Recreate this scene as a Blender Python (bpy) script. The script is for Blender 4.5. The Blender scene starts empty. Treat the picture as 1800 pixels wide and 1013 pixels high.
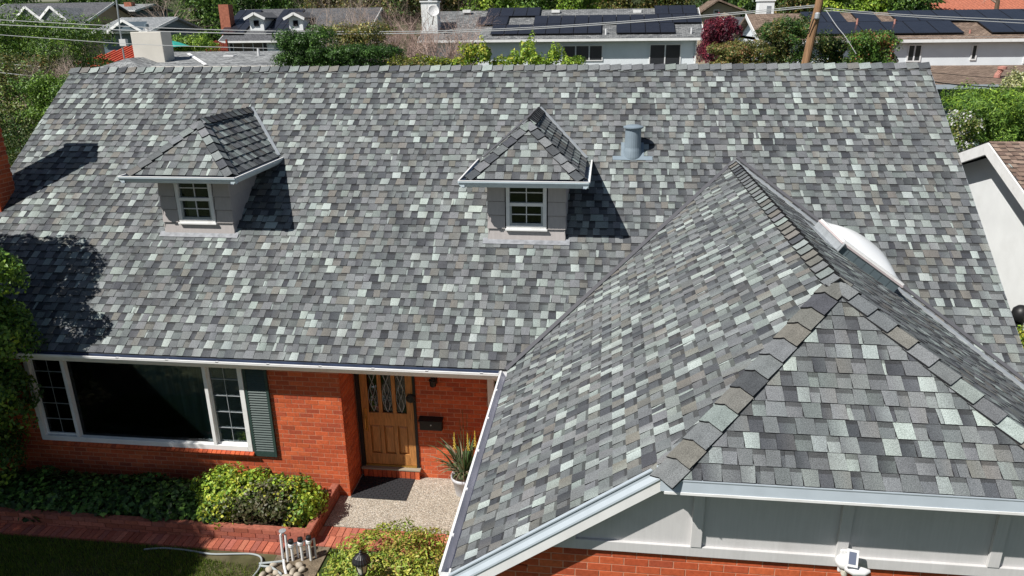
import bpy, math, random
import numpy as np
from mathutils import Vector, Matrix

random.seed(7)
rng = np.random.default_rng(7)
S = bpy.context.scene
COL = S.collection

# ------------------------------------------------------------------ camera
CAM = Vector((5.0, -9.4601, 4.6326))
YAW, PIT, ROLL, FPX = -0.1253, 0.3437, -0.0133, 1320.35
def cam_axes():
    f = Vector((math.sin(YAW)*math.cos(PIT), math.cos(YAW)*math.cos(PIT), -math.sin(PIT)))
    r = Vector((math.cos(YAW), -math.sin(YAW), 0)); u = r.cross(f)
    c, s = math.cos(ROLL), math.sin(ROLL)
    return c*r+s*u, -s*r+c*u, f
CR, CU, CF = cam_axes()
cd = bpy.data.cameras.new('camera'); cam = bpy.data.objects.new('camera', cd); COL.objects.link(cam)
cam.matrix_world = Matrix(((CR.x, CU.x, -CF.x, CAM.x), (CR.y, CU.y, -CF.y, CAM.y), (CR.z, CU.z, -CF.z, CAM.z), (0, 0, 0, 1)))
cd.sensor_width = 36; cd.lens = FPX/1800*36; cd.clip_end = 2000; cd.clip_start = 0.1
S.camera = cam
def at(px, py, Y):
    """world point that stands at depth Y where the survey of the photograph puts it"""
    d = CF + CR*((px-900)/FPX) - CU*((py-506.5)/FPX)
    return CAM + d*((Y-CAM.y)/d.y)
def proj(P):
    d = Vector(P)-CAM; z = d.dot(CF)
    return 900+FPX*d.dot(CR)/z, 506.5-FPX*d.dot(CU)/z, z

# ------------------------------------------------------------------ light
SUN = Vector((-1.2, -1.0, 1.85)).normalized()          # towards the sun
EL = math.asin(SUN.z); AZ = math.atan2(SUN.x, SUN.y)
w = bpy.data.worlds.new('World'); S.world = w; w.use_nodes = True
nt = w.node_tree
sky = nt.nodes.new('ShaderNodeTexSky'); sky.sky_type = 'NISHITA'; sky.sun_disc = False
sky.sun_elevation = EL; sky.sun_rotation = AZ; sky.air_density = 1.0; sky.dust_density = 0.6
nt.links.new(sky.outputs[0], nt.nodes['Background'].inputs[0])
nt.nodes['Background'].inputs[1].default_value = 0.05
sd = bpy.data.lights.new('sun', 'SUN'); sd.energy = 5.0; sd.angle = math.radians(0.53); sd.color = (1.0, 0.965, 0.91)
so = bpy.data.objects.new('sun', sd); COL.objects.link(so)
so.rotation_euler = SUN.to_track_quat('Z', 'Y').to_euler()
vs = S.view_settings; vs.view_transform = 'Standard'; vs.look = 'None'; vs.exposure = 0.32; vs.gamma = 1; vs.use_curve_mapping = False
S.render.engine = 'CYCLES'; S.cycles.use_denoising = True
S.cycles.max_bounces = 6; S.cycles.transparent_max_bounces = 8

# ------------------------------------------------------------------ materials
MATS = {}
def mat(name, col=(.5, .5, .5), rough=.7, spec=.3, metal=0., source=None, noise=None, bump=None, trans=0., speck=None, wear=None):
    """source: None | 'attr' (colour attribute Col) | 'obj' (object colour)
       noise=(scale, amount[, stretch]) brightness variation; bump=(scale, strength, dist); speck=(scale, amount); wear=(scale, colour, amount)"""
    if name in MATS: return MATS[name]
    m = bpy.data.materials.new(name); m.use_nodes = True; N = m.node_tree.nodes; L = m.node_tree.links
    b = N['Principled BSDF']; b.inputs['Roughness'].default_value = rough
    b.inputs['Specular IOR Level'].default_value = spec; b.inputs['Metallic'].default_value = metal
    geo = N.new('ShaderNodeNewGeometry')
    if source == 'attr':
        a = N.new('ShaderNodeAttribute'); a.attribute_name = 'Col'; c = a.outputs['Color']
    elif source == 'obj':
        a = N.new('ShaderNodeObjectInfo'); c = a.outputs['Color']
    else:
        a = N.new('ShaderNodeRGB'); a.outputs[0].default_value = (*col, 1); c = a.outputs[0]
    def nz(scale, detail=3, stretch=None):
        t = N.new('ShaderNodeTexNoise'); t.inputs['Scale'].default_value = scale; t.inputs['Detail'].default_value = detail
        if stretch:
            mp = N.new('ShaderNodeMapping'); mp.inputs['Scale'].default_value = stretch
            L.new(geo.outputs['Position'], mp.inputs['Vector']); L.new(mp.outputs[0], t.inputs['Vector'])
        else: L.new(geo.outputs['Position'], t.inputs['Vector'])
        return t.outputs['Fac']
    def mulrange(c, fac, lo, hi, f0=.3, f1=.7):
        mr = N.new('ShaderNodeMapRange'); mr.inputs[1].default_value = f0; mr.inputs[2].default_value = f1
        mr.inputs[3].default_value = lo; mr.inputs[4].default_value = hi; L.new(fac, mr.inputs[0])
        vm = N.new('ShaderNodeVectorMath'); vm.operation = 'SCALE'; L.new(c, vm.inputs[0]); L.new(mr.outputs[0], vm.inputs['Scale'])
        return vm.outputs[0]
    if noise: c = mulrange(c, nz(noise[0], 4, noise[2] if len(noise) > 2 else None), 1-noise[1], 1+noise[1])
    if speck: c = mulrange(c, nz(speck[0], 2), 1-speck[1], 1+speck[1], .35, .65)
    if wear:
        mr = N.new('ShaderNodeMapRange'); mr.inputs[1].default_value = .55; mr.inputs[2].default_value = .75; mr.inputs[4].default_value = wear[2]
        L.new(nz(wear[0], 5), mr.inputs[0]); mx = N.new('ShaderNodeMix'); mx.data_type = 'RGBA'
        L.new(mr.outputs[0], mx.inputs[0]); L.new(c, mx.inputs[6]); mx.inputs[7].default_value = (*wear[1], 1); c = mx.outputs[2]
    L.new(c, b.inputs['Base Color'])
    if bump:
        bp = N.new('ShaderNodeBump'); bp.inputs['Strength'].default_value = bump[1]; bp.inputs['Distance'].default_value = bump[2]
        L.new(nz(bump[0], 3, bump[3] if len(bump) > 3 else None), bp.inputs['Height']); L.new(bp.outputs[0], b.inputs['Normal'])
    if trans:
        t = N.new('ShaderNodeBsdfTranslucent'); L.new(c, t.inputs[0]); mx = N.new('ShaderNodeMixShader'); mx.inputs[0].default_value = trans
        L.new(b.outputs[0], mx.inputs[1]); L.new(t.outputs[0], mx.inputs[2]); L.new(mx.outputs[0], N['Material Output'].inputs[0])
    MATS[name] = m; return m
M_SH = mat('shingle_granules', rough=.92, spec=.15, source='attr', noise=(1.6, .13, (1.6, .4, .4)), speck=(190, .42), bump=(260, .5, .004), wear=(1.3, (.14, .12, .105), .12))
M_SHO = mat('shingle_granules_cap', rough=.92, spec=.15, source='obj', noise=(9, .10), speck=(190, .42), bump=(260, .35, .004))
M_ASPH = mat('asphalt_edge', (.022, .022, .024), .9, .1)
M_BR = mat('brick_field', rough=.85, spec=.2, source='attr', noise=(30, .16), bump=(90, .3, .003), wear=(2.6, (.27, .075, .04), .28))
M_BRO = mat('brick_single', rough=.85, spec=.2, source='obj', noise=(30, .16), bump=(90, .3, .003), wear=(2.6, (.27, .075, .04), .28))
M_MORTAR = mat('mortar', (.56, .27, .17), .95, .1, noise=(40, .15))
M_DECK = mat('roof_felt_and_groove_shade', (.04, .04, .045), .9)
M_WHITE = mat('white_paint', (.78, .78, .77), .45, .4, noise=(4, .05), wear=(6, (.50, .48, .44), .35))
M_PALE = mat('pale_blue_trim_paint', (.37, .42, .46), .5, .35, noise=(6, .05))
M_PALE2 = mat('pale_trim_brightened', (.52, .60, .65), .5, .35, noise=(6, .05))  # same trim paint, colour brightened to offset shade on inward-leaning gutter fronts
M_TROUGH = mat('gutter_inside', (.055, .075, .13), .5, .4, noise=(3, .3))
M_TROUGHL = mat('gutter_inside_pale', (.34, .34, .40), .5, .4, noise=(3, .2))  # paler inside colour for the garage gutter
M_GUT = mat('gutter_paint', (.52, .50, .51), .45, .4, noise=(5, .06))
M_SIDE = mat('siding_paint', (.42, .39, .38), .75, .2, noise=(25, .06, (1, 1, .2)), bump=(60, .2, .003, (8, 8, 1)))
M_PANEL = mat('plywood_panel_paint', (.56, .55, .545), .75, .2, noise=(14, .035, (4, 1, .3)), bump=(50, .14, .003, (6, 6, .5)), wear=(4, (.42, .41, .40), .35))
M_METAL = mat('galvanised_flashing', (.42, .45, .47), .45, .5, .35, noise=(8, .12))
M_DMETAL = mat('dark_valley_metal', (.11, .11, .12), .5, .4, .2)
M_VENT = mat('vent_grey_paint', (.20, .25, .29), .5, .4, noise=(10, .06))
M_BLACK = mat('black_metal', (.012, .012, .013), .45, .4)
M_RUBBER = mat('black_rubber', (.03, .03, .033), .8, .2, noise=(60, .2))
M_WOOD = mat('door_oak', (.40, .18, .055), .42, .4, noise=(10, .35, (9, 9, .7)), bump=(40, .1, .002, (9, 9, .7)))
M_GREEN = mat('shutter_green', (.030, .056, .050), .5, .35, noise=(20, .1))
M_SILL = mat('sill_stone', (.30, .26, .20), .8)
M_BRASS = mat('brass', (.55, .35, .10), .35, .5, .8)
M_LEAF = mat('leaf', rough=.45, spec=.35, source='attr', trans=.28)
M_BARK = mat('bark', (.13, .095, .07), .9, .1, noise=(20, .3), bump=(30, .6, .01, (4, 4, .6)))
M_TWIG = mat('bare_twig', (.40, .32, .265), .9, .1, noise=(3, .3))
M_TWIGR = mat('reddish_twig', (.42, .31, .265), .9, .1, noise=(3, .3))
M_POLE = mat('weathered_pole', (.27, .16, .09), .9, .1, noise=(6, .3, (3, 3, .3)), bump=(30, .6, .01, (5, 5, .3)))
M_SOLAR = mat('solar_glass', (.022, .024, .032), .25, .5, noise=(3, .1))
M_SFRAME = mat('solar_frame', (.015, .015, .017), .4)
M_STUC = mat('white_stucco', (.76, .78, .78), .9, .1, noise=(2, .05), bump=(60, .5, .006), wear=(1.1, (.55, .55, .53), .30))
M_STUCB = mat('pale_blue_stucco', (.70, .74, .77), .9, .1, noise=(2, .04))
M_CREAM = mat('cream_stucco', (.62, .59, .53), .9, .1, noise=(2, .06), bump=(40, .3, .006))
M_TAN = mat('tan_stucco', (.42, .34, .25), .9, .1, noise=(2, .06))
M_BLUEGREY = mat('blue_grey_wall', (.13, .17, .20), .85, .1)
M_CONC = mat('concrete', (.42, .40, .36), .9, .1, noise=(6, .15), speck=(120, .12))
M_STONE = mat('river_stone', (.40, .35, .28), .75, .2, noise=(9, .2))
M_PVC = mat('white_pvc', (.70, .70, .70), .4, .4)
M_HOSE = mat('grey_hose', (.33, .36, .36), .5, .3)
M_POT = mat('grey_glazed_pot', (.50, .51, .54), .35, .45, noise=(8, .08))
M_SOIL = mat('soil', (.045, .032, .022), .95, .05, noise=(15, .4), bump=(30, .8, .02))
M_TERRA = mat('red_clay_tile', (.37, .135, .085), .8, .2, noise=(6, .25))
M_REDTILE = mat('red_barrel_tile', (.50, .10, .055), .8, .2, noise=(6, .2))
M_SCREEN = mat('insect_screen', (.40, .40, .40), .9, .1, speck=(260, .5))
def see_through(m, f):
    N = m.node_tree.nodes; L = m.node_tree.links; t = N.new('ShaderNodeBsdfTransparent'); mx = N.new('ShaderNodeMixShader'); mx.inputs[0].default_value = f
    L.new(N['Principled BSDF'].outputs[0], mx.inputs[1]); L.new(t.outputs[0], mx.inputs[2]); L.new(mx.outputs[0], N['Material Output'].inputs[0])
see_through(M_SCREEN, .42)
M_CURT = mat('dark_curtain', (.17, .225, .215), .9, .1, noise=(20, .3, (1, 1, .05)))
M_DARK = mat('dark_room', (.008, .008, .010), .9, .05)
M_DOME = mat('acrylic_dome', (.86, .87, .87), .25, .5)
M_COPPER = mat('terracotta_vent_paint', (.42, .20, .16), .7)
M_TEAL = mat('teal_canvas', (.03, .33, .27), .8)
M_REDWOOD = mat('red_stained_wood', (.22, .045, .03), .8, .2, noise=(8, .2))
M_LAMPG = mat('lamp_glass', (.55, .53, .45), .3, .5)

def roof_mat(name, c1, c2, sx, sy, rough=.9):
    """shingles too far off to tell apart: small courses of blended colour"""
    m = bpy.data.materials.new(name); m.use_nodes = True; N = m.node_tree.nodes; L = m.node_tree.links
    b = N['Principled BSDF']; b.inputs['Roughness'].default_value = rough; b.inputs['Specular IOR Level'].default_value = .15
    g = N.new('ShaderNodeNewGeometry'); mp = N.new('ShaderNodeMapping'); mp.inputs['Scale'].default_value = (sx, sy, sy)
    v = N.new('ShaderNodeTexBrick'); v.inputs['Scale'].default_value = 1; v.inputs['Color1'].default_value = (*c1, 1); v.inputs['Color2'].default_value = (*c2, 1)
    v.inputs['Mortar'].default_value = (c1[0]*.45, c1[1]*.45, c1[2]*.45, 1); v.inputs['Mortar Size'].default_value = .035
    v.inputs['Brick Width'].default_value = 1.; v.inputs['Row Height'].default_value = .8; v.inputs['Bias'].default_value = 0
    L.new(g.outputs['Position'], mp.inputs['Vector']); L.new(mp.outputs[0], v.inputs['Vector'])
    t = N.new('ShaderNodeTexNoise'); t.inputs['Scale'].default_value = 2.2; t.inputs['Detail'].default_value = 6; L.new(mp.outputs[0], t.inputs['Vector'])
    mr = N.new('ShaderNodeMapRange'); mr.inputs[1].default_value = .3; mr.inputs[2].default_value = .7; mr.inputs[3].default_value = .65; mr.inputs[4].default_value = 1.35
    L.new(t.outputs['Fac'], mr.inputs[0]); s = N.new('ShaderNodeVectorMath'); s.operation = 'SCALE'
    L.new(v.outputs['Color'], s.inputs[0]); L.new(mr.outputs[0], s.inputs['Scale']); L.new(s.outputs[0], b.inputs['Base Color'])
    MATS[name] = m; return m
M_RGREY = roof_mat('far_grey_shingle', (.16, .165, .17), (.30, .31, .31), 4, 5)
M_RDARK = roof_mat('far_dark_shingle', (.085, .088, .095), (.12, .122, .13), 4, 5)
M_RBROWN = roof_mat('brown_shingle', (.135, .098, .076), (.235, .175, .135), 4, 5)
M_RGREY2 = roof_mat('speckled_grey_shingle', (.10, .105, .11), (.215, .22, .22), 4, 5)
M_RPALE = roof_mat('far_pale_grey_shingle', (.20, .215, .22), (.28, .29, .30), 4, 5)

def glass(name, tint=(.72, .77, .76), rough=.02):
    m = bpy.data.materials.new(name); m.use_nodes = True; N = m.node_tree.nodes; L = m.node_tree.links
    N.remove(N['Principled BSDF'])
    t = N.new('ShaderNodeBsdfTransparent'); t.inputs[0].default_value = (*tint, 1)
    g = N.new('ShaderNodeBsdfGlossy'); g.inputs['Roughness'].default_value = rough; g.inputs[0].default_value = (.9, .95, 1, 1)
    f = N.new('ShaderNodeFresnel'); f.inputs[0].default_value = 1.5; mx = N.new('ShaderNodeMixShader')
    L.new(f.outputs[0], mx.inputs[0]); L.new(t.outputs[0], mx.inputs[1]); L.new(g.outputs[0], mx.inputs[2]); L.new(mx.outputs[0], N['Material Output'].inputs[0])
    MATS[name] = m; return m
M_GLASS = glass('window_glass')
M_GLASSB = glass('far_window_glass', (.35, .38, .4), .05)

def lawn_mat():
    m = bpy.data.materials.new('terrain'); m.use_nodes = True; N = m.node_tree.nodes; L = m.node_tree.links
    b = N['Principled BSDF']; b.inputs['Roughness'].default_value = .95; b.inputs['Specular IOR Level'].default_value = .1
    g = N.new('ShaderNodeNewGeometry'); t = N.new('ShaderNodeTexNoise'); t.inputs['Scale'].default_value = .35; t.inputs['Detail'].default_value = 8; L.new(g.outputs['Position'], t.inputs['Vector'])
    r = N.new('ShaderNodeValToRGB'); e = r.color_ramp.elements; e[0].position = .35; e[0].color = (.035, .055, .015, 1); e[1].position = .65; e[1].color = (.055, .062, .028, 1)
    L.new(t.outputs['Fac'], r.inputs[0]); L.new(r.outputs[0], b.inputs['Base Color']); MATS['terrain'] = m; return m
M_LAND = lawn_mat()
def pebble_mat():
    m = bpy.data.materials.new('exposed_aggregate'); m.use_nodes = True; N = m.node_tree.nodes; L = m.node_tree.links
    b = N['Principled BSDF']; b.inputs['Roughness'].default_value = .8; b.inputs['Specular IOR Level'].default_value = .2
    g = N.new('ShaderNodeNewGeometry'); v = N.new('ShaderNodeTexVoronoi'); v.inputs['Scale'].default_value = 66; L.new(g.outputs['Position'], v.inputs['Vector'])
    r = N.new('ShaderNodeValToRGB'); e = r.color_ramp.elements; e[0].position = 0; e[0].color = (.46, .40, .32, 1); e[1].position = 1; e[1].color = (.74, .70, .62, 1)
    for p_, c_ in ((.35, (.52, .45, .36, 1)), (.6, (.64, .58, .48, 1)), (.8, (.50, .44, .36, 1))):
        k = e.new(p_); k.color = c_
    sp = N.new('ShaderNodeSeparateColor'); L.new(v.outputs['Color'], sp.inputs[0]); L.new(sp.outputs[0], r.inputs[0])
    mr = N.new('ShaderNodeMapRange'); mr.inputs[1].default_value = .35; mr.inputs[2].default_value = .6; mr.inputs[3].default_value = 1.; mr.inputs[4].default_value = .5
    L.new(v.outputs['Distance'], mr.inputs[0])
    t = N.new('ShaderNodeTexNoise'); t.inputs['Scale'].default_value = 2.5; L.new(g.outputs['Position'], t.inputs['Vector'])
    m2 = N.new('ShaderNodeMapRange'); m2.inputs[3].default_value = .75; m2.inputs[4].default_value = 1.15; L.new(t.outputs['Fac'], m2.inputs[0])
    mm = N.new('ShaderNodeMath'); mm.operation = 'MULTIPLY'; L.new(mr.outputs[0], mm.inputs[0]); L.new(m2.outputs[0], mm.inputs[1])
    s = N.new('ShaderNodeVectorMath'); s.operation = 'SCALE'; L.new(r.outputs[0], s.inputs[0]); L.new(mm.outputs[0], s.inputs['Scale']); L.new(s.outputs[0], b.inputs['Base Color'])
    bp = N.new('ShaderNodeBump'); bp.inputs['Strength'].default_value = .6; bp.inputs['Distance'].default_value = .006; bp.invert = True
    L.new(v.outputs['Distance'], bp.inputs['Height']); L.new(bp.outputs[0], b.inputs['Normal']); MATS['exposed_aggregate'] = m; return m
M_PEB = pebble_mat()

# ------------------------------------------------------------------ object helpers
V = Vector
def link(o, parent=None):
    COL.objects.link(o)
    if parent is not None:
        o.parent = parent
        if parent.type == 'EMPTY': o.matrix_parent_inverse = Matrix.Translation(-V(parent.location))
    return o
def tag(o, label=None, cat=None, group=None, kind=None):
    if label: o['label'] = label
    if cat: o['category'] = cat
    if group: o['group'] = group
    if kind: o['kind'] = kind
    return o
def thing(name, label, cat, loc, group=None):
    o = bpy.data.objects.new(name, None); o.location = loc; o.empty_display_size = .2
    link(o); return tag(o, label, cat, group)
class MB:
    def __init__(s): s.v = []; s.f = []; s.c = []; s.smooth = False
    def add(s, vs, fs, col=None):
        b = len(s.v); s.v += [tuple(p) for p in vs]; s.f += [tuple(i+b for i in f) for f in fs]
        if col is not None: s.c += [col]*len(vs) if not isinstance(col, list) else col
        return s
    def box(s, lo, hi, col=None):
        x0, y0, z0 = lo; x1, y1, z1 = hi
        return s.add([(x0,y0,z0),(x1,y0,z0),(x1,y1,z0),(x0,y1,z0),(x0,y0,z1),(x1,y0,z1),(x1,y1,z1),(x0,y1,z1)],
            [(0,3,2,1),(4,5,6,7),(0,1,5,4),(1,2,6,5),(2,3,7,6),(3,0,4,7)], col)
    def obox(s, O, u, v, n, a, b, c, col=None):
        """box from O spanning a=(a0,a1) along u, b along v, c along n (right-handed)"""
        P = lambda i, j, k: O+u*a[i]+v*b[j]+n*c[k]
        return s.add([P(0,0,0),P(1,0,0),P(1,1,0),P(0,1,0),P(0,0,1),P(1,0,1),P(1,1,1),P(0,1,1)],
            [(0,3,2,1),(4,5,6,7),(0,1,5,4),(1,2,6,5),(2,3,7,6),(3,0,4,7)], col)
    def prism(s, bot, top, col=None):
        n = len(bot); return s.add(list(bot)+list(top), [tuple(range(n-1,-1,-1)), tuple(range(n, 2*n))]+[(i,(i+1)%n,n+(i+1)%n,n+i) for i in range(n)], col)
    def tube(s, pts, r, k=6, col=None, cap=True):
        pts = [V(p) for p in pts]; n = len(pts); rs = r if isinstance(r, (list, tuple)) else [r]*n
        b = len(s.v); vs = []
        for i, p in enumerate(pts):
            d = (pts[min(i+1,n-1)]-pts[max(i-1,0)]).normalized()
            a = d.orthogonal() if abs(d.z) > .9 else V((0,0,1)).cross(d); a.normalize(); c = d.cross(a)
            for j in range(k):
                t = 2*math.pi*j/k; vs.append(p+(a*math.cos(t)+c*math.sin(t))*rs[i])
        fs = [(i*k+j, i*k+(j+1)%k, (i+1)*k+(j+1)%k, (i+1)*k+j) for i in range(n-1) for j in range(k)]
        if cap: fs += [tuple(range(k-1,-1,-1)), tuple(range((n-1)*k, n*k))]
        return s.add(vs, fs, col)
    def lathe(s, O, prof, k=20, axis=None, col=None):
        O = V(O); ax = (axis or V((0,0,1))).normalized(); a = ax.orthogonal().normalized(); c = ax.cross(a)
        vs = []
        for (r, h) in prof:
            for j in range(k):
                t = 2*math.pi*j/k; vs.append(O+ax*h+(a*math.cos(t)+c*math.sin(t))*r)
        n = len(prof)
        fs = [(i*k+j, i*k+(j+1)%k, (i+1)*k+(j+1)%k, (i+1)*k+j) for i in range(n-1) for j in range(k)]
        fs += [tuple(range(k-1,-1,-1)), tuple(range((n-1)*k, n*k))]
        return s.add(vs, fs, col)
    def profile(s, pts2, A, B, x, y, col=None):
        """closed 2D profile swept from A to B; profile axes x,y"""
        bot = [V(A)+x*p+y*q for p, q in pts2]; top = [V(B)+x*p+y*q for p, q in pts2]
        return s.prism(bot, top, col)
    def mesh(s, name, m):
        me = bpy.data.meshes.new(name); me.from_pydata(s.v, [], s.f); me.materials.append(m)
        if s.c:
            ca = me.color_attributes.new('Col', 'FLOAT_COLOR', 'POINT')
            ca.data.foreach_set('color', np.array([(*c, 1) for c in s.c], dtype=np.float32).ravel())
        if s.smooth: me.polygons.foreach_set('use_smooth', [True]*len(me.polygons))
        me.update(); return me
    def build(s, name, m, parent=None, bevel=0, **k):
        o = bpy.data.objects.new(name, s.mesh(name, m)); link(o, parent)
        if bevel:
            bv = o.modifiers.new('bevel', 'BEVEL'); bv.width = bevel; bv.segments = 2; bv.limit_method = 'ANGLE'
        return tag(o, **k)
def fixn(o):
    import bmesh
    bm = bmesh.new(); bm.from_mesh(o.data); bmesh.ops.recalc_face_normals(bm, faces=bm.faces); bm.to_mesh(o.data); bm.free(); return o

def clip(poly, region):
    """Sutherland-Hodgman: clip 2D polygon by a convex CCW region"""
    out = poly
    for i in range(len(region)):
        a = region[i]; b = region[(i+1) % len(region)]; ex, ey = b[0]-a[0], b[1]-a[1]
        side = lambda p: ex*(p[1]-a[1])-ey*(p[0]-a[0])
        inp = out; out = []
        for j in range(len(inp)):
            p = inp[j]; q = inp[(j+1) % len(inp)]; sp, sq = side(p), side(q)
            if sp >= 0: out.append(p)
            if (sp >= 0) != (sq >= 0):
                t = sp/(sp-sq); out.append((p[0]+(q[0]-p[0])*t, p[1]+(q[1]-p[1])*t))
        if len(out) < 3: return []
    return out

# ------------------------------------------------------------------ dimensions of the house (z = 0 at the eave)
ZG = -2.44
PM = 0.628; SR = 6.4399; XL, XR = -5.777, 10.648
CP, SP = math.cos(PM), math.sin(PM); TM = math.tan(PM)
XE, XG, PG = 3.75, 7.122, 0.6118; TG = math.tan(PG); ZR = (XG-XE)*TG; YI = ZR/TM; XE2 = 2*XG-XE
YRAKE, YHIP, YAPEX, WH = -4.13, -4.335, -2.746, 1.5965
ZH = ZR-WH*TG
YW, YD, YGW = .22, .85, -4.03          # window wall, door wall, garage gable wall
E = .143

# ------------------------------------------------------------------ shingles
DK = (.052, .056, .063); DK2 = (.075, .080, .088); MID = (.129, .138, .143); MID2 = (.172, .181, .186); MID3 = (.134, .149, .149)
GRN = (.200, .226, .216); PALE = (.355, .400, .380); PALE2 = (.268, .304, .290); TAN = (.172, .165, .148); TAN2 = (.150, .148, .137)
TOOTH = [(MID, 20), (MID2, 22), (MID3, 8), (GRN, 8), (PALE, 8), (PALE2, 9), (TAN, 7), (TAN2, 7), (DK2, 8), (DK, 4)]
GAP = [(DK, 8), (DK2, 22), (MID, 30), (MID3, 12), (MID2, 12), (TAN2, 7), (PALE2, 4), (GRN, 5)]
EDGE = (.022, .022, .024)
ROOF = None
def jit(c, a=.08):
    k = 1+random.uniform(-a, a); return tuple(min(.9, x*k*(1+random.uniform(-.02, .02))) for x in c)
def pick(tooth=True, prev=None):
    pal = ROOF or (TOOTH if tooth else GAP)
    c = random.choices([p for p, _ in pal], [q for _, q in pal])[0]
    if prev is not None and abs(sum(c)-prev) < .06 and random.random() < .6: c = random.choices([p for p, _ in pal], [q for _, q in pal])[0]
    return jit(c)
class Piece:
    __slots__ = ('v', 'f', 'c', 'score')
def shingle_plane(O, u, v, n, region, out, skip=None):
    us = [p[0] for p in region]; vsn = [p[1] for p in region]; u0, u1 = min(us), max(us); v1 = max(vsn)
    k = 0
    while k*E < v1:
        w0 = k*E; a = u0-random.uniform(0, .3); tooth = random.random() < .5; wob = random.uniform(-.002, .002)
        prev_c = None; e0 = 0
        while a < u1:
            sliver = random.random() < .055
            wd = random.uniform(.025, .045) if sliver else (random.uniform(.10, .152) if tooth else random.uniform(.075, .148))
            if random.random() < .05: wd *= 1.5
            e1 = random.uniform(-.006, .006)
            g = .004
            lo = w0-.006+wob+random.uniform(-.0015, .0015)
            poly = [(a+.0012-e0, lo), (a+wd-.0012-e1, lo), (a+wd-.0012+e1, w0+E+.012), (a+.0012+e0, w0+E+.012)]
            c = jit(random.choice([PALE, PALE2, DK2])) if sliver else pick(tooth, prev_c)
            prev_c = sum(c); q = clip(poly, region)
            if len(q) >= 3:
                cu = sum(p[0] for p in q)/len(q); cv = sum(p[1] for p in q)/len(q); P = O+u*cu+v*cv
                if not (skip and skip(P)):
                    h = (.0145 if tooth else .0085)+random.uniform(0, .0015)
                    H = lambda t: max(.0006, h*(1-(t-lo)/(E+.03)))
                    pc = Piece(); pc.v = []; pc.f = []; pc.c = []
                    c2 = tuple(.62*x+.38*y for x, y in zip(c, pick(tooth))); sb = w0+E*random.uniform(.60, .74); BIG = 1e3
                    if tooth: parts = [(q, 1., 0.)]
                    else:   # recessed tab: its upper part carries the dark granule band printed on the sheet
                        parts = [(clip(q, [(-BIG, -BIG), (BIG, -BIG), (BIG, sb), (-BIG, sb)]), 1., 0.), (clip(q, [(-BIG, sb), (BIG, sb), (BIG, BIG), (-BIG, BIG)]), .40, .016)]
                    for part, kk, ad in parts:
                        if len(part) < 3: continue
                        b = len(pc.v); nn = len(part)
                        base = [O+u*p[0]+v*p[1] for p in part]; top = [O+u*p[0]+v*p[1]+n*H(p[1]) for p in part]
                        pc.v += base+top+top; pc.c += [EDGE]*(2*nn)   # the cut edge shows bare asphalt
                        for p in part:
                            t = min(1, max(0, (p[0]-a)/wd)); pc.c.append(tuple((x+(y-x)*t)*kk+ad for x, y in zip(c, c2)))
                        pc.f += [tuple(range(b+2*nn, b+3*nn))]+[(b+i_, b+(i_+1) % nn, b+nn+(i_+1) % nn, b+nn+i_) for i_ in range(nn)]
                    x, y, z = proj(P); ar = abs(sum(q[i][0]*q[(i+1) % len(q)][1]-q[(i+1) % len(q)][0]*q[i][1] for i in range(len(q))))/2
                    pc.score = ar*max(0, (CAM-P).normalized().dot(n))/z**2 if (20 < x < 1780 and 20 < y < 995) else 0
                    if pc.v: out.append(pc)
            e0 = -e1; a += wd; tooth = (not tooth) if not sliver else tooth
        k += 1
def join_pieces(pcs, name, m, parent, **k):
    mb = MB()
    for p in pcs: mb.add(p.v, p.f, list(p.c))
    return mb.build(name, m, parent, **k)
def cap_mesh(d, a, b, length, wdt=.165, name='ridge_cap', sag=0.0):
    """one folded cap shingle: d along the ridge towards its covered end, a/b down each slope"""
    d = d.normalized(); up = (-(a+b)).normalized()
    sec = [(a*wdt), (a*.045+up*-.002), (up*.004), (b*.045+up*-.002), (b*wdt)]
    mb = MB(); L2 = length*1.18
    def ring(t, lift): return [p+d*t+up*lift for p in sec]
    lo0, hi0 = ring(0, .018), ring(0, .036); lo1, hi1 = ring(L2, .001), ring(L2, .010)
    vs_ = lo0+hi0+lo1+hi1; fs = []
    for i in range(4):
        fs += [(5+i, 6+i, 16+i, 15+i), (i+1, i, 10+i, 11+i), (i, i+1, 6+i, 5+i), (11+i, 10+i, 15+i, 16+i)]
    fs += [(0, 5, 15, 10), (9, 4, 14, 19)]
    me = mb.add(vs_, fs).mesh(name, M_SHO); me.materials.append(M_ASPH)
    for p in me.polygons:
        if p.index < 16 and p.index % 4 == 2 or p.index >= 16: p.material_index = 1
    return me
def caps(A, B, a, b, parent, n=None, expo=.2, wdt=.165, tones=None):
    """caps from A (exposed end first) up to B"""
    A, B = V(A), V(B); d = B-A; n = n or max(1, round(d.length/expo)); st = d/n
    me = cap_mesh(d, a, b, st.length, wdt); fx = bpy.data.objects.new('ridge_cap', me); import bmesh
    bm = bmesh.new(); bm.from_mesh(me); bmesh.ops.recalc_face_normals(bm, faces=bm.faces); bm.to_mesh(me); bm.free(); bpy.data.objects.remove(fx)
    for i in range(n):
        o = bpy.data.objects.new('ridge_cap', me); o.location = A+st*i; link(o, parent)
        o.rotation_euler = (random.uniform(-.004, .004), random.uniform(-.004, .004), random.uniform(-.012, .012))
        c = jit(random.choices(tones or [DK2, MID, MID2, GRN, PALE2, TAN2, TAN], [16, 28, 26, 12, 10, 10, 5] if not tones else None)[0]); o.color = (*c, 1)

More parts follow.
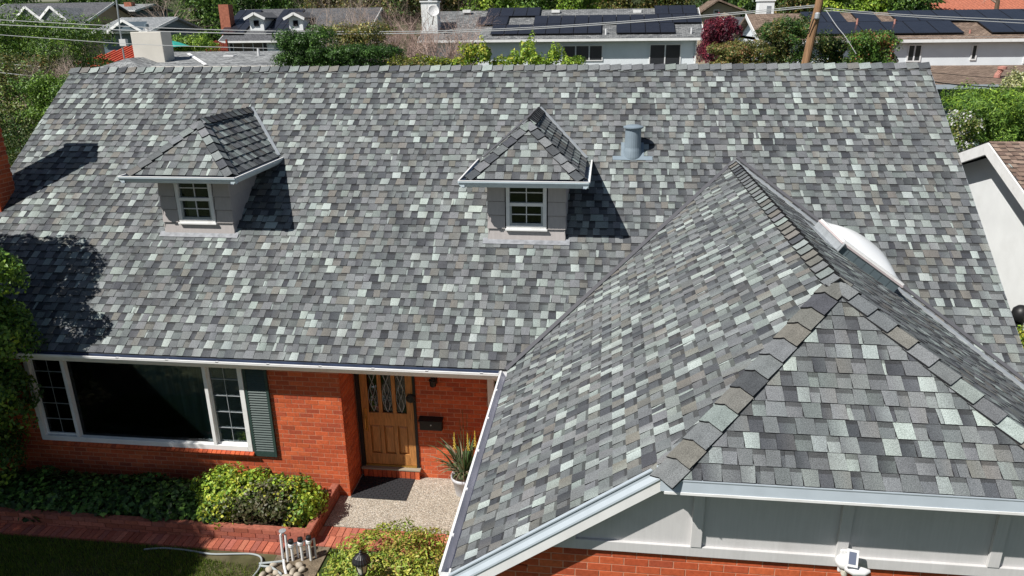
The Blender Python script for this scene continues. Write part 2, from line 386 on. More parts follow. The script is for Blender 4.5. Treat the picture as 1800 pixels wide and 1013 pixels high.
# ------------------------------------------------------------------ bricks
BRK = [(.52, .108, .040), (.48, .096, .036), (.55, .125, .047), (.46, .092, .036), (.42, .084, .036), (.50, .105, .040), (.51, .108, .041), (.38, .078, .036)]
BL, BH, BG = .212, .0766, .0115
ALLB = []       # (parent, O, u, v, n, len, hei, depth, colour, score)
def brick_wall(O, u, v, n, W, H, parent, hole=None, proud=.0035, pal=BRK, off=0, bl=BL, bh=BH, dark=1.):
    rows = int(math.ceil(H/bh)); u, v, n = V(u), V(v), V(n); O = V(O)
    for r in range(rows):
        a = -(bl/2 if (r+off) % 2 else 0); 
        while a < W:
            x0, x1 = max(a, 0), min(a+bl-BG, W); z0, z1 = r*bh, min((r+1)*bh-BG, H)
            a += bl
            if x1-x0 < .02 or z1-z0 < .01: continue
            segs = [(x0, x1)]
            if hole:
                for (h0, h1, g0, g1) in hole:
                    if z1 > g0 and z0 < g1:
                        new = []
                        for (p, q) in segs:
                            if q <= h0 or p >= h1: new.append((p, q)); continue
                            if p < h0-.03: new.append((p, h0-.002))
                            if q > h1+.03: new.append((h1+.002, q))
                        segs = new
            for (p, q) in segs:
                Pc = O+u*((p+q)/2)+v*((z0+z1)/2); x, y, z = proj(Pc)
                sc = (q-p)*(z1-z0)*max(0, (CAM-Pc).normalized().dot(n))/z**2 if (5 < x < 1795 and 5 < y < 1010) else 0
                c = tuple(k*dark for k in jit(random.choice(pal), .10))
                ALLB.append((parent, Pc-n*.02, u, v, n, q-p, z1-z0, .02+proud+random.uniform(-.0015, .0015), c, sc))
UB = {}
def unit_brick(m=None):
    m = m or M_BRO
    if m.name not in UB:
        b = MB().box((-.5, -.5, 0), (.5, .5, 1)); UB[m.name] = b.mesh('brick', m)
    return UB[m.name]
def place_brick(parent, O, u, v, n, l, h, d, c, name='brick', m=None):
    o = bpy.data.objects.new(name, unit_brick(m)); link(o, parent)
    M = Matrix(((u.x*l, v.x*h, n.x*d, O.x), (u.y*l, v.y*h, n.y*d, O.y), (u.z*l, v.z*h, n.z*d, O.z), (0, 0, 0, 1)))
    o.matrix_basis = M; o.color = (*c, 1); return o

# ------------------------------------------------------------------ ground
def ground():
    xs = np.concatenate([np.linspace(-400, -60, 12), np.linspace(-50, 60, 45), np.linspace(70, 400, 12)]); ys = np.concatenate([np.linspace(-60, 30, 40), np.linspace(34, 420, 40)])
    vs_ = []; n = len(xs)
    for y in ys:
        for x in xs:
            far = max(0, y-30); z = ZG-.03+far*.014+.9*max(0, far-120)*.06
            vs_.append((x, y, z))
    fs = [(j*n+i, j*n+i+1, (j+1)*n+i+1, (j+1)*n+i) for j in range(len(ys)-1) for i in range(n-1)]
    b = MB(); b.add(vs_, fs); b.build('ground', M_LAND, kind='structure')
ground()

# ------------------------------------------------------------------ house
house = thing('house', 'red brick house with mottled grey shingle roof, two dormers and front garage wing', 'house', (1.5, 1.5, ZG))
# decks
def main_roof():
    b = MB(); yr, zr = SR*CP, SR*SP; t = .12
    b.prism([(XL, 0, -t), (XL, yr, zr-t), (XR, yr, zr-t), (XR, 0, -t)], [(XL, 0, -.004), (XL, yr, zr-.004), (XR, yr, zr-.004), (XR, 0, -.004)])
    b.prism([(XL, yr+.002, zr-t), (XL, 2*yr, -t), (XR, 2*yr, -t), (XR, yr+.002, zr-t)], [(XL, yr+.002, zr-.004), (XL, 2*yr, -.004), (XR, 2*yr, -.004), (XR, yr+.002, zr-.004)])
    return fixn(b.build('main_roof', M_RGREY, house))
MR = main_roof()
def inside_garage(P):
    z = min((P.x-XE)*TG, (XE2-P.x)*TG); return z > P.z+.12
pcs = []
shingle_plane(V((0, 0, 0)), V((1, 0, 0)), V((0, CP, SP)), V((0, -SP, CP)), [(XL, -.02), (XR, -.02), (XR, SR), (XL, SR)], pcs, inside_garage)
MAINP = pcs
yr, zr = SR*CP, SR*SP
caps((XR+.01, yr, zr+.006), (XL-.01, yr, zr+.006), V((0, -CP, -SP)), V((0, CP, -SP)), MR, expo=.2, wdt=.15)
# metal rake edges
for x in (XL, XR):
    b = MB(); s = -1 if x < 0 else 1
    b.obox(V((x, 0, 0)), V((0, CP, SP)), V((0, -SP, CP)), V((1, 0, 0)), (-.02, SR), (-.13, -.006), sorted((0.0, s*.012)))
    fixn(b.build('rake_board', M_METAL, house))
# garage roof decks
GR = None
def garage_roof():
    b = MB(); t = .1; L = [(XE, 0, 0), (XE, YRAKE, 0), (XG-WH, YRAKE, ZH), (XG, YAPEX, ZR), (XG, YI, ZR)]
    R_ = [(2*XG-x, y, z) for x, y, z in L]
    for q in (L, R_, [(XG-WH, YHIP, ZH), (XG+WH, YHIP, ZH), (XG, YAPEX, ZR)]):
        b.prism([(x, y, z-t) for x, y, z in q], [(x, y, z-.004) for x, y, z in q])
    return fixn(b.build('garage_roof', M_DECK, house))
GR = garage_roof()
gp = []
cg, sg = math.cos(PG), math.sin(PG); LG = ZR/sg; SK = ZH/sg
shingle_plane(V((XE, 0, 0)), V((0, -1, 0)), V((cg, 0, sg)), V((-sg, 0, cg)), [(0, -.02), (-YRAKE, -.02), (-YRAKE, SK-.1), (-YAPEX, LG), (-YI, LG)], gp)
shingle_plane(V((XE2, 0, 0)), V((0, 1, 0)), V((-cg, 0, sg)), V((sg, 0, cg)), [(YRAKE, -.02), (0, -.02), (YI, LG), (YAPEX, LG), (YRAKE, SK-.1)], gp)
hr, hv = YAPEX-YHIP, ZR-ZH; hl = math.hypot(hr, hv); ch, sh = hr/hl, hv/hl
shingle_plane(V((XG, YHIP, ZH)), V((1, 0, 0)), V((0, ch, sh)), V((0, -sh, ch)), [(-WH, -.015), (WH, -.015), (.001, hl), (-.001, hl)], gp)
# the gap between left slope's rake and the hip: slope running on to the hip line
gp2 = []
shingle_plane(V((XE, 0, 0)), V((0, -1, 0)), V((cg, 0, sg)), V((-sg, 0, cg)), [(-YRAKE, SK-.1), (-YRAKE+.17, SK-.02), (-YHIP, SK), (-YAPEX, LG)], gp2)
gp += gp2
allp = sorted([(p.score, i, p, GR) for i, p in enumerate(gp)]+[(p.score, i+10**6, p, MR) for i, p in enumerate(MAINP)], key=lambda t: -t[0])
rest = {GR.name: [], MR.name: []}
for k, (sc, i, p, par) in enumerate(allp):
    if k < 300:
        b = MB(); b.add(p.v, p.f, list(p.c)); b.build('shingle', M_SH, par)
    else: rest[par.name].append(p)
join_pieces(rest[MR.name], 'shingle_field', M_SH, MR, kind='stuff')
join_pieces(rest[GR.name], 'shingle_field', M_SH, GR, kind='stuff')
KL, KR_, AP = V((XG-WH, YHIP, ZH)), V((XG+WH, YHIP, ZH)), V((XG, YAPEX, ZR))
lift = V((0, 0, .010))
def downs(A, B, n1, n2):
    d = (V(B)-V(A)).normalized(); a = d.cross(n1); a = a if a.z < 0 else -a; b_ = d.cross(n2); b_ = b_ if b_.z < 0 else -b_
    return a.normalized(), b_.normalized()
NL, NR, NH = V((-sg, 0, cg)), V((sg, 0, cg)), V((0, -sh, ch))
a, b_ = downs(KL, AP, NL, NH); caps(KL+lift+(KL-AP).normalized()*.04, AP+lift, a, b_, GR, expo=.205, wdt=.128)
a, b_ = downs(KR_, AP, NR, NH); caps(KR_+lift, AP+lift, a, b_, GR, expo=.205, wdt=.128)
a, b_ = downs(AP, V((XG, YI, ZR)), NL, NR); caps(AP+lift*2.2+V((0, -.05, -.01)), V((XG, YI+.02, ZR))+lift, a, b_, GR, expo=.19, wdt=.135)
# valleys
def strip(P, Q, wdt, nrm, m, name, parent, t=.012, off=0.):
    P, Q = V(P), V(Q); d = (Q-P).normalized(); nrm = V(nrm); s = d.cross(nrm).normalized(); b = MB(); nn = s.cross(d)
    b.obox(P, d, s, nn if nn.dot(nrm) > 0 else -nn, (0, (Q-P).length), (-wdt/2+off, wdt/2+off), (0, t)); return fixn(b.build(name, m, parent))
VB = V((XG, YI, ZR)); nm = V((0, -SP, CP))
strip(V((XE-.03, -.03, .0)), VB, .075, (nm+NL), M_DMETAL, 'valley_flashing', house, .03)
strip(V((XE2+.03, -.03, .0)), VB, .06, (nm+NR), M_METAL, 'valley_flashing', house, .035)
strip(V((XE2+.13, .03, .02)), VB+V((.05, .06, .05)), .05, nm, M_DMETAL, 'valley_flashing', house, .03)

# gutters -----------------------------------------------------------
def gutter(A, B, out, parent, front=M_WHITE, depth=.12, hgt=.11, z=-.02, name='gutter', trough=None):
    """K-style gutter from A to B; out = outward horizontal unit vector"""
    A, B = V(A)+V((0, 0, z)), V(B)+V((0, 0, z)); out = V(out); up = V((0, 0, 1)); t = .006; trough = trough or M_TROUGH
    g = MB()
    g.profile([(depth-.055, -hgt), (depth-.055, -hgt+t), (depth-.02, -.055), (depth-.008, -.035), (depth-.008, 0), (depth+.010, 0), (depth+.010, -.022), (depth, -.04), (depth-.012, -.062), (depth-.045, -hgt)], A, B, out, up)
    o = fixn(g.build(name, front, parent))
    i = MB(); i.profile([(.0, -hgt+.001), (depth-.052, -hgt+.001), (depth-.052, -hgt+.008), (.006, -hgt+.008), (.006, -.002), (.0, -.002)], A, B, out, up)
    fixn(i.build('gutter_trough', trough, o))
    lp = MB(); lp.profile([(depth-.012, .0005), (depth+.012, .0005), (depth+.012, .010), (depth-.012, .010)], A, B, out, up); fixn(lp.build('gutter_lip', M_WHITE, o))
    for P, sg_ in ((A, 1), (B, -1)):
        e = MB(); d = (B-A).normalized()*sg_; e.profile([(0, -hgt), (depth-.05, -hgt), (depth-.004, -.03), (depth-.004, -.002), (0, -.002)], P+d*.001, P+d*.006, out, up)
        fixn(e.build('gutter_end_cap', front, o))
    return o
mg = gutter((-5.75, 0, 0), (XE-.13, 0, 0), (0, -1, 0), house, M_WHITE)
for k in range(12):
    x = -5.2+.78*k
    b = MB(); b.box((x-.006, -.128, -.030), (x+.006, -.075, -.022)); b.box((x-.022, -.132, -.019), (x+.022, -.108, -.006)); b.build('gutter_hanger', M_PVC, mg)
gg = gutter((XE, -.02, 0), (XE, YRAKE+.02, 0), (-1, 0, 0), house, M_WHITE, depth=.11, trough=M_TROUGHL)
for k in range(5):
    y = -.6-.75*k; b = MB(); b.box((XE-.118, y-.016, -.019), (XE-.08, y+.016, -.006)); b.build('gutter_hanger', M_PVC, gg)
gutter((XE2, YRAKE+.02, 0), (XE2, -.02, 0), (1, 0, 0), house, M_WHITE)
# fascia boards behind gutters and soffits
b = MB(); b.box((XL+.02, .004, -.17), (XE-.02, .03, -.006)); b.build('fascia', M_WHITE, house)
b = MB(); b.box((XL+.1, .032, -.17), (XE+.3, YD+.02, -.15)); b.build('soffit', M_WHITE, house)
b = MB(); b.box((XE+.004, YRAKE+.02, -.17), (XE+.03, .0, -.006)); b.box((XE+.032, YRAKE+.02, -.17), (XE+.4, .0, -.15)); b.build('fascia', M_WHITE, house)
# rake boards on the garage gable: bluish crown moulding over a white barge board
def rake(side):
    P, Q = V((XE-.02 if side < 0 else XE2+.02, YRAKE, -.014)), V((XG+side*WH, YRAKE, ZH)); d = (Q-P).normalized(); up = V((0, -1, 0)).cross(d); up = up if up.z > 0 else -up
    out = V((0, -1, 0)); b = MB(); b.profile([(0, -.09), (.062, -.09), (.058, -.075), (.032, -.042), (.026, -.018), (.036, -.006), (.036, .004), (0, .004)], P, Q, out, up); fixn(b.build('rake_moulding', M_PALE, house))
    b = MB(); b.profile([(-.02, -.19), (.052, -.19), (.052, -.092), (-.02, -.092)], P-d*.05, Q+d*.03, out, up); fixn(b.build('barge_board', M_WHITE, house))
    b = MB(); b.profile([(-.25, -.13), (-.021, -.13), (-.021, -.115), (-.25, -.115)], P, Q, out, up); fixn(b.build('rake_soffit', M_SIDE, house))
rake(-1); rake(1)
b = MB(); b.profile([(0, -.098), (.036, -.098), (.018, -.02), (.022, -.010), (.022, -.004), (0, -.004)], KL+V((-.02, 0, 0)), KR_+V((.02, 0, 0)), V((0, -1, 0)), V((0, 0, 1))); fixn(b.build('hip_fascia', M_PALE, house))
b = MB(); b.box((XG-WH+.01, YHIP-.042, ZH-.120), (XG+WH-.01, YHIP+.02, ZH-.0985)); b.build('hip_fascia_edge', M_WHITE, house)
b = MB(); b.box((XG-WH, YHIP+.022, ZH-.135), (XG+WH, YGW, ZH-.115)); b.build('hip_soffit', M_SIDE, house)
b = MB(); b.box((XE-.125, YRAKE-.10, -.26), (XE+.38, YRAKE+.16, -.085)); b.build('eave_return', M_WHITE, house, bevel=.008)

# walls -------------------------------------------------------------
WX0 = -5.45
wall_main = MB()
PX = 1.165   # outer corner of the wall beside the porch
wall_main.box((WX0, YW+.012, ZG-.2), (-3.93, YW+.2, -.15)); wall_main.box((-3.93, YW+.012, ZG-.2), (-.34, YW+.2, -1.74)); wall_main.box((-.34, YW+.012, ZG-.2), (PX-.012, YW+.2, -.15))
wall_main.box((PX-.2, YW+.2, ZG-.2), (PX-.012, YD+.1, -.15))
WM = wall_main.build('front_wall', M_MORTAR, house)
WD = MB()
WD.box((PX-.01, YD+.012, ZG-.2), (1.2, YD+.2, -.15)); WD.box((2.14, YD+.012, ZG-.2), (3.33, YD+.2, -.15)); WD.box((3.33, YD+.012, ZG-.2), (4.1, YD+.2, -1.08)); WD.box((1.2, YD+.012, ZG-.2), (2.14, YD+.2, -2.29))
WD = WD.build('porch_wall', M_MORTAR, house)
b = MB(); b.box((WX0, YW+.2, ZG-.2), (WX0+.2, 10.2, -.1)); b.box((WX0, 10.0, ZG-.2), (XR-.3, 10.2, -.1)); b.box((XR-.5, 0, ZG-.2), (XR-.3, 10.2, -.1)); b.build('side_wall', M_CREAM, house)
b = MB()
for x in (WX0, XR-.5):
    b.prism([(x, .3, -.12), (x, 10.1, -.12), (x, yr, zr-.25)], [(x+.2, .3, -.12), (x+.2, 10.1, -.12), (x+.2, yr, zr-.25)])
fixn(b.build('side_gable', M_SIDE, house))
brick_wall((WX0, YW+.012, ZG), (1, 0, 0), (0, 0, 1), (0, -1, 0), PX-WX0, 2.28, WM, hole=[(-3.95-WX0, -.335-WX0, ZG*-1-1.76, 3)])
brick_wall((PX-.012, YW+.012, ZG), (0, 1, 0), (0, 0, 1), (1, 0, 0), YD-YW, 2.28, WM, off=1)
brick_wall((PX, YD+.012, ZG), (1, 0, 0), (0, 0, 1), (0, -1, 0), 4.05-PX, 2.28, WD, hole=[(1.2-PX, 2.14-PX, .16, 3), (3.33-PX, 4.05-PX, -1.08-ZG, 3)])
# porch step: row of upright bricks under the door sill
for k in range(12):
    x = 1.22+.078*k; place_brick(WD, V((x+.034, YD-.02, ZG+.075)), V((1, 0, 0)), V((0, 0, 1)), V((0, -1, 0)), .069, .15, .055, jit(random.choice(BRK), .1))
b = MB(); b.box((1.18, YD-.085, ZG+.152), (2.17, YD+.12, ZG+.182)); b.build('door_sill', M_SILL, house, bevel=.006)
# garage gable wall
b = MB(); b.box((4.0, YGW+.012, ZG-.2), (10.2, YGW+.2, .02)); b.box((4.42, YGW+.012, .02), (9.8, YGW+.2, .30)); b.box((4.0, YGW+.2, ZG-.2), (4.2, .9, -.1)); b.box((10.0, YGW+.2, ZG-.2), (10.2, .9, -.1))
WG = b.build('garage_wall', M_MORTAR, house)
zb0 = .285-9*BH
brick_wall((4.0, YGW+.012, zb0), (1, 0, 0), (0, 0, 1), (0, -1, 0), 6.2, 9*BH-.005, WG, off=1, hole=[(-1, .20, .12-zb0, 3), (-1, .38, .20-zb0, 3), (5.8, 7, .12-zb0, 3)])
b = MB(); b.box((4.02, YGW, ZG), (10.18, YGW+.011, zb0-.01)); b.build('garage_door', M_WHITE, house)
ZT0, ZT1 = .295, .395
b = MB(); b.box((4.55, YGW-.028, ZT0), (9.7, YGW+.19, ZT1)); b.build('trim_board', M_PANEL, house, bevel=.005)
b = MB()
def gz(x): return min((x-XE)*TG, (XE2-x)*TG, ZH)-.13
xs = [4.3+.0]; b.prism([(4.62, YGW+.0, ZT1+.002), (9.62, YGW, ZT1+.002), (XE2-ZH/TG-.15, YGW, ZH-.12), (XE+ZH/TG+.15, YGW, ZH-.12)], [(4.62, YGW+.15, ZT1+.002), (9.62, YGW+.15, ZT1+.002), (XE2-ZH/TG-.15, YGW+.15, ZH-.12), (XE+ZH/TG+.15, YGW+.15, ZH-.12)])
fixn(b.build('gable_panel', M_PANEL, house))
for x in (4.80, 5.86, 7.04, 8.22, 9.4):
    b = MB(); zt = gz(x)-.02
    b.box((x-.045, YGW-.036, ZT1+.003), (x+.045, YGW-.001, zt)); b.build('batten', M_PANEL, house, bevel=.003)

# picture window ----------------------------------------------------
def board(name, lo, hi, parent, m=M_WHITE, bev=.004): return MB().box(lo, hi).build(name, m, parent, bevel=bev)
def picture_window():
    pw = MB()   # outer frame
    x0, x1, z0, z1 = -3.93, -.34, -1.70, -.16; y0, y1 = YW-.035, YW+.10; f = .075
    pw.box((x0, y0, z0), (x0+f, y1, z1)); pw.box((x1-f, y0, z0), (x1, y1, z1)); pw.box((x0+f, y0, z0), (x1-f, y1, z0+.085)); pw.box((x0+f, y0, z1-.05), (x1-f, y1, z1))
    W = pw.build('picture_window', M_WHITE, house, bevel=.004)
    for x in (-3.28, -.95):
        board('mullion', (x-.028, y0+.004, z0+.086), (x+.028, y1-.004, z1-.051), W)
    MB().box((x0+f, YW+.045, z0+.086), (-3.309, YW+.051, z1-.051)).build('pane', M_GLASS, W)
    MB().box((-3.251, YW+.045, z0+.086), (-.979, YW+.051, z1-.051)).build('pane', M_GLASS, W)
    MB().box((-.921, YW+.045, z0+.086), (x1-f, YW+.051, z1-.051)).build('pane', M_GLASS, W)
    for (a, c) in ((x0+f, -3.309), (-.921, x1-f)):
        b = MB(); h = (z1-.051-z0-.086)/5
        for k in range(1, 5): b.box((a, YW+.030, z0+.086+h*k-.004), (c, YW+.043, z0+.086+h*k+.004))
        m_ = (a+c)/2; b.box((m_-.004, YW+.027, z0+.086), (m_+.004, YW+.0295, z1-.051)); b.build('muntin_grid', M_METAL, W)
        b = MB(); b.box((a-.0, YW+.02, z0+.087), (a+.022, YW+.044, z1-.052)); b.box((c-.022, YW+.02, z0+.087), (c, YW+.044, z1-.052)); b.box((a+.022, YW+.02, z0+.087), (c-.022, YW+.044, z0+.115)); b.build('sash', M_WHITE, W)
        MB().box((a, YW+.0522, z0+.09), (c, YW+.0536, z1-.055)).build('insect_screen', M_SCREEN, W)
    b = MB(); n = 140; pts = []
    for k in range(n+1):
        x = x0+.05+(x1-x0-.1)*k/n; pts.append((x, YW+.095+.022*math.sin(k*1.05)+.008*math.sin(k*.31)))
    b.add([(x, y, z0) for x, y in pts]+[(x, y, z1) for x, y in pts], [(k, k+1, n+2+k, n+1+k) for k in range(n)]); b.build('curtain', M_CURT, W)
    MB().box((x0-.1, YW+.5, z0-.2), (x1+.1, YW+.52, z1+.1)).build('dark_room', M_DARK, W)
    # sloping brick sill
    up = V((0, -.45, .89)).normalized()
    for k in range(47):
        x = x0-.02+.0775*k; place_brick(W, V((x+.034, YW-.012, z0-.038)), V((1, 0, 0)), V((0, -.90, -.43)), V((0, -.43, .90)), .069, .135, .04, jit(random.choice(BRK), .1), 'sill_brick')
picture_window()
def shutter():
    x0, x1, z0, z1 = -.325, .05, -1.775, -.17; y1 = YW-.002; y0 = y1-.035; f = .04
    b = MB(); b.box((x0, y0, z0), (x0+f, y1, z1)); b.box((x1-f, y0, z0), (x1, y1, z1)); b.box((x0+f, y0, z0), (x1-f, y1, z0+.09)); b.box((x0+f, y0, z1-.07), (x1-f, y1, z1)); b.box((x0+f, y0+.028, z0+.09), (x1-f, y1-.002, z1-.07))
    Sh = b.build('shutter', M_GREEN, house, bevel=.003)
    n = 34; h = (z1-.07-z0-.09)/n
    sl = MB(); sl.obox(V((0, 0, 0)), V((1, 0, 0)), V((0, -.62, -.78)), V((0, -.78, .62)), (0, x1-x0-2*f-.002), (-.019, .019), (0, .006)); me = sl.mesh('slat', M_GREEN)
    for k in range(n):
        o = bpy.data.objects.new('slat', me); o.location = (x0+f+.001, y0+.014, z0+.09+h*(k+.5)); link(o, Sh)
shutter()
# front door --------------------------------------------------------
def front_door():
    x0, x1, z0, z1 = 1.245, 2.10, ZG+.215, -.11; y = YD+.045
    b = MB(); b.box((x0-.065, YD-.03, ZG+.183), (x0-.004, YD+.11, -.15)); D_ = b.build('door_frame', M_BLACK, house)
    MB().box((x1+.004, YD-.012, ZG+.183), (x1+.045, YD+.11, -.15)).build('door_frame', M_BLACK, house)
    b = MB(); b.box((x0, YD-.02, ZG+.183), (x1, YD+.1, ZG+.213)); b.build('threshold', M_BRASS, house)
    d = MB(); w = x1-x0; zm = z0+.86; st = .115; rail = .1
    gx = [(x0+st+i*((w-2*st+.06)/3), x0+st+i*((w-2*st+.06)/3)+(w-2*st+.06)/3-.06) for i in range(3)]
    # stiles and rails
    ys = (y-.045, y)
    d.box((x0, ys[0], z0), (x0+st, ys[1], z1)); d.box((x1-st, ys[0], z0), (x1, ys[1], z1))
    d.box((x0+st, ys[0], z0), (x1-st, ys[1], z0+.20)); d.box((x0+st, ys[0], zm-.14), (x1-st, ys[1], zm+.09)); d.box((x0+st, ys[0], z1-.09), (x1-st, ys[1], z1))
    for i in range(2):
        a, c = gx[i][1], gx[i+1][0]
        d.box((a, ys[0]+.001, z0+.20), (c, ys[1], zm-.14)); d.box((a, ys[0]+.001, zm+.09), (c, ys[1], z1-.09))
    D_ = d.build('front_door', M_WOOD, house, bevel=.004)
    for i in range(3):
        a, c = gx[i]; zz0, zz1 = z0+.20, zm-.14
        p = MB(); q = .035; p.prism([(a, y-.012, zz0), (c, y-.012, zz0), (c, y-.012, zz1), (a, y-.012, zz1)], [(a+q, y-.036, zz0+q), (c-q, y-.036, zz0+q), (c-q, y-.036, zz1-q), (a+q, y-.036, zz1-q)]); fixn(p.build('door_panel', M_WOOD, D_))
        MB().box((a, y-.022, zm+.09), (c, y-.016, z1-.09)).build('door_pane', M_GLASS, D_)
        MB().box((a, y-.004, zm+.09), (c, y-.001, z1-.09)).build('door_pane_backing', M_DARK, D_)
        k = MB(); cx = (a+c)/2; n = 26; hh = z1-.09-zm-.09; aw = (c-a)/2-.008
        for ph, am in ((0, aw), (math.pi, aw), (0, aw*.45), (math.pi, aw*.45)):
            k.tube([(cx+am*math.sin(ph+math.pi*2*t/n*(2 if am < aw*.6 else 1)), y-.0255, zm+.10+(hh-.02)*t/n) for t in range(n+1)], .0035, 4)
        k.build('leading', M_METAL, D_)
    h = MB(); h.tube([(x0+.06, y-.06, zm+.05), (x0+.06, y-.10, zm-.0), (x0+.06, y-.10, zm-.16), (x0+.06, y-.055, zm-.22)], .011, 8); h.box((x0+.035, y-.055, zm-.25), (x0+.085, y-.046, zm+.16)); h.build('door_handle', M_BRASS, D_)
    h = MB(); h.lathe((x1-.03, y-.05, -.98), [(.001, 0), (.075, .0), (.075, .03), (.055, .05), (.001, .052)], 16, V((0, -1, 0))); h.build('jamb_bracket', M_BLACK, D_)  # unidentified black disc at the right jamb, built as a bracket
front_door()
# small window right of the porch
b = MB(); b.box((3.30, YD-.03, -1.075), (3.40, YD+.1, -.16)); b.box((3.40, YD-.02, -1.075), (4.05, YD+.1, -1.0)); b.box((3.40, YD+.0, -.62), (4.05, YD+.06, -.585))
SW = b.build('small_window', M_WHITE, house, bevel=.004)
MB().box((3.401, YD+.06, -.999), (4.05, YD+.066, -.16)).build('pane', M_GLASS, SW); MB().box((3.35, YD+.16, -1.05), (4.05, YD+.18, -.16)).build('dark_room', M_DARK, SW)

# chimney -----------------------------------------------------------
def chimney():
    x0, x1, y0, y1, zt = -5.99, -5.42, 2.16, 2.60, 4.12
    b = MB(); b.box((x0+.012, y0+.012, ZG-.1), (x1-.012, y1-.012, zt)); C = b.build('chimney', M_MORTAR, house)
    brick_wall((x0, y0+.012, .6), (1, 0, 0), (0, 0, 1), (0, -1, 0), x1-x0, zt-.62, C)
    brick_wall((x1-.012, y0, .9), (0, 1, 0), (0, 0, 1), (1, 0, 0), y1-y0, zt-.92, C, off=1)
    brick_wall((x0+.012, y1, .6), (0, -1, 0), (0, 0, 1), (-1, 0, 0), y1-y0, zt-.62, C, off=1)
    board('chimney_cap', (x0-.04, y0-.04, zt), (x1+.04, y1+.04, zt+.08), C, M_CONC)
chimney()

# dormers -----------------------------------------------------------
def dormer(xc, k):
    YE, ZE, hw = 1.52, 2.39, .875; yw = 1.875; ww = .59; TD = .83; PD = math.atan(TD); cD, sD = math.cos(PD), math.sin(PD); zr_ = ZE+hw*TD; ya = YE+hw
    root = MB(); yb = 3.35
    root.box((xc-ww, yw, 1.2), (xc-.31, yw+.1, ZE+.1)); root.box((xc+.31, yw, 1.2), (xc+ww, yw+.1, ZE+.1)); root.box((xc-.31, yw, 1.2), (xc+.31, yw+.1, 1.56)); root.box((xc-.31, yw, 2.30), (xc+.31, yw+.1, ZE+.1))
    root.box((xc-ww, yw+.1, 1.2), (xc-ww+.05, yb, ZE+.1)); root.box((xc+ww-.05, yw+.1, 1.2), (xc+ww, yb, ZE+.1))
    Dm = root.build('dormer', M_DECK, house)  # dark base wall: its colour paints the shade lines between the siding boards
    bz = [1.33, 1.54, 1.76, 1.98, 2.20, 2.42]
    for i in range(5):
        z0, z1 = bz[i], bz[i+1]-.012
        for s in (-1, 1):
            xa, xb = sorted((xc+s*.335, xc+s*(ww+.018)))
            if i == 0: 
                if s < 0: xa, xb = xc-ww-.018, xc+ww+.018
                else: continue
            b = MB(); b.prism([(xa, yw-.001, z0), (xb, yw-.001, z0), (xb, yw-.001, z1), (xa, yw-.001, z1)], [(xa, yw-.034, z0), (xb, yw-.034, z0), (xb, yw-.008, z1), (xa, yw-.008, z1)]); fixn(b.build('siding_board', M_SIDE, Dm))
    for s in (-1, 1):   # side boards, cut by the slope of the main roof
        X = xc+s*ww
        for i in range(5):
            z0, z1 = bz[i], bz[i+1]-.012; ye0, ye1 = min(yb, z0/TM+.03), min(yb, z1/TM+.03)
            if ye0 < yw+.02: ye0 = yw+.02
            b = MB(); q = [(yw-.02, z0), (ye0, z0), (ye1, z1), (yw-.02, z1)]
            b.prism([(X+s*.001, y, z) for y, z in q], [(X+s*(.032 if j < 2 else .007), y, z) for j, (y, z) in enumerate(q)]); fixn(b.build('siding_board', M_SIDE, Dm))
    # roof
    dk = MB(); L = [(xc-hw, YE, ZE), (xc-hw, ZE/TM+.05, ZE), (xc, zr_/TM+.05, zr_), (xc, ya, zr_)]; R_ = [(2*xc-x, y, z) for x, y, z in L]
    for q in (L, R_, [(xc-hw, YE, ZE), (xc+hw, YE, ZE), (xc, ya, zr_)]): dk.prism([(x, y, z-.08) for x, y, z in q], [(x, y, z-.003) for x, y, z in q])
    fixn(dk.build('dormer_roof', M_DECK, Dm))
    ps = []; ln = hw/cD; dn = [V((-sD, 0, cD)), V((sD, 0, cD)), V((0, -sD, cD))]
    shingle_plane(V((xc, YE, ZE)), V((1, 0, 0)), V((0, cD, sD)), dn[2], [(-hw, -.012), (hw, -.012), (.001, ln), (-.001, ln)], ps)
    shingle_plane(V((xc-hw, 0, ZE)), V((0, -1, 0)), V((cD, 0, sD)), dn[0], [(-ZE/TM, -.012), (-YE, -.012), (-ya, ln), (-zr_/TM, ln)], ps)
    shingle_plane(V((xc+hw, 0, ZE)), V((0, 1, 0)), V((-cD, 0, sD)), dn[1], [(YE, -.012), (ZE/TM, -.012), (zr_/TM, ln), (ya, ln)], ps)
    join_pieces(ps, 'shingle_field', M_SH, Dm, kind='stuff')
    A_ = V((xc, ya, zr_)); l_ = V((0, 0, .008)); tn = [DK2, MID, MID2, MID, TAN2, GRN]
    for s, n1 in ((-1, dn[0]), (1, dn[1])):
        K = V((xc+s*hw, YE, ZE)); a, b_ = downs(K, A_, n1, dn[2]); caps(K+l_, A_+l_, a, b_, Dm, expo=.2, wdt=.125, tones=tn)
    Bk = V((xc, zr_/TM, zr_)); a, b_ = downs(A_, Bk, dn[0], dn[1]); caps(A_+l_*2+V((0, -.03, 0)), Bk+l_, a, b_, Dm, expo=.19, wdt=.13, tones=tn)
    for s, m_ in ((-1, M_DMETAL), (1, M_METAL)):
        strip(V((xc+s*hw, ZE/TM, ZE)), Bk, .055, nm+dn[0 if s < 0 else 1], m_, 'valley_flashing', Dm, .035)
    # gutters round three sides
    z = -.015
    gutter((xc-hw-.09, YE, ZE), (xc+hw+.09, YE, ZE), (0, -1, 0), Dm, M_PALE2, depth=.10, hgt=.10, z=z)
    for s in (-1, 1):
        gutter((xc+s*hw, YE-.09, ZE), (xc+s*hw, ZE/TM+.02, ZE), (s, 0, 0), Dm, M_PALE2, depth=.095, hgt=.10, z=z-.0015)
    b = MB(); b.box((xc-hw+.01, YE+.01, ZE-.13), (xc+hw-.01, yw-.03, ZE-.112))
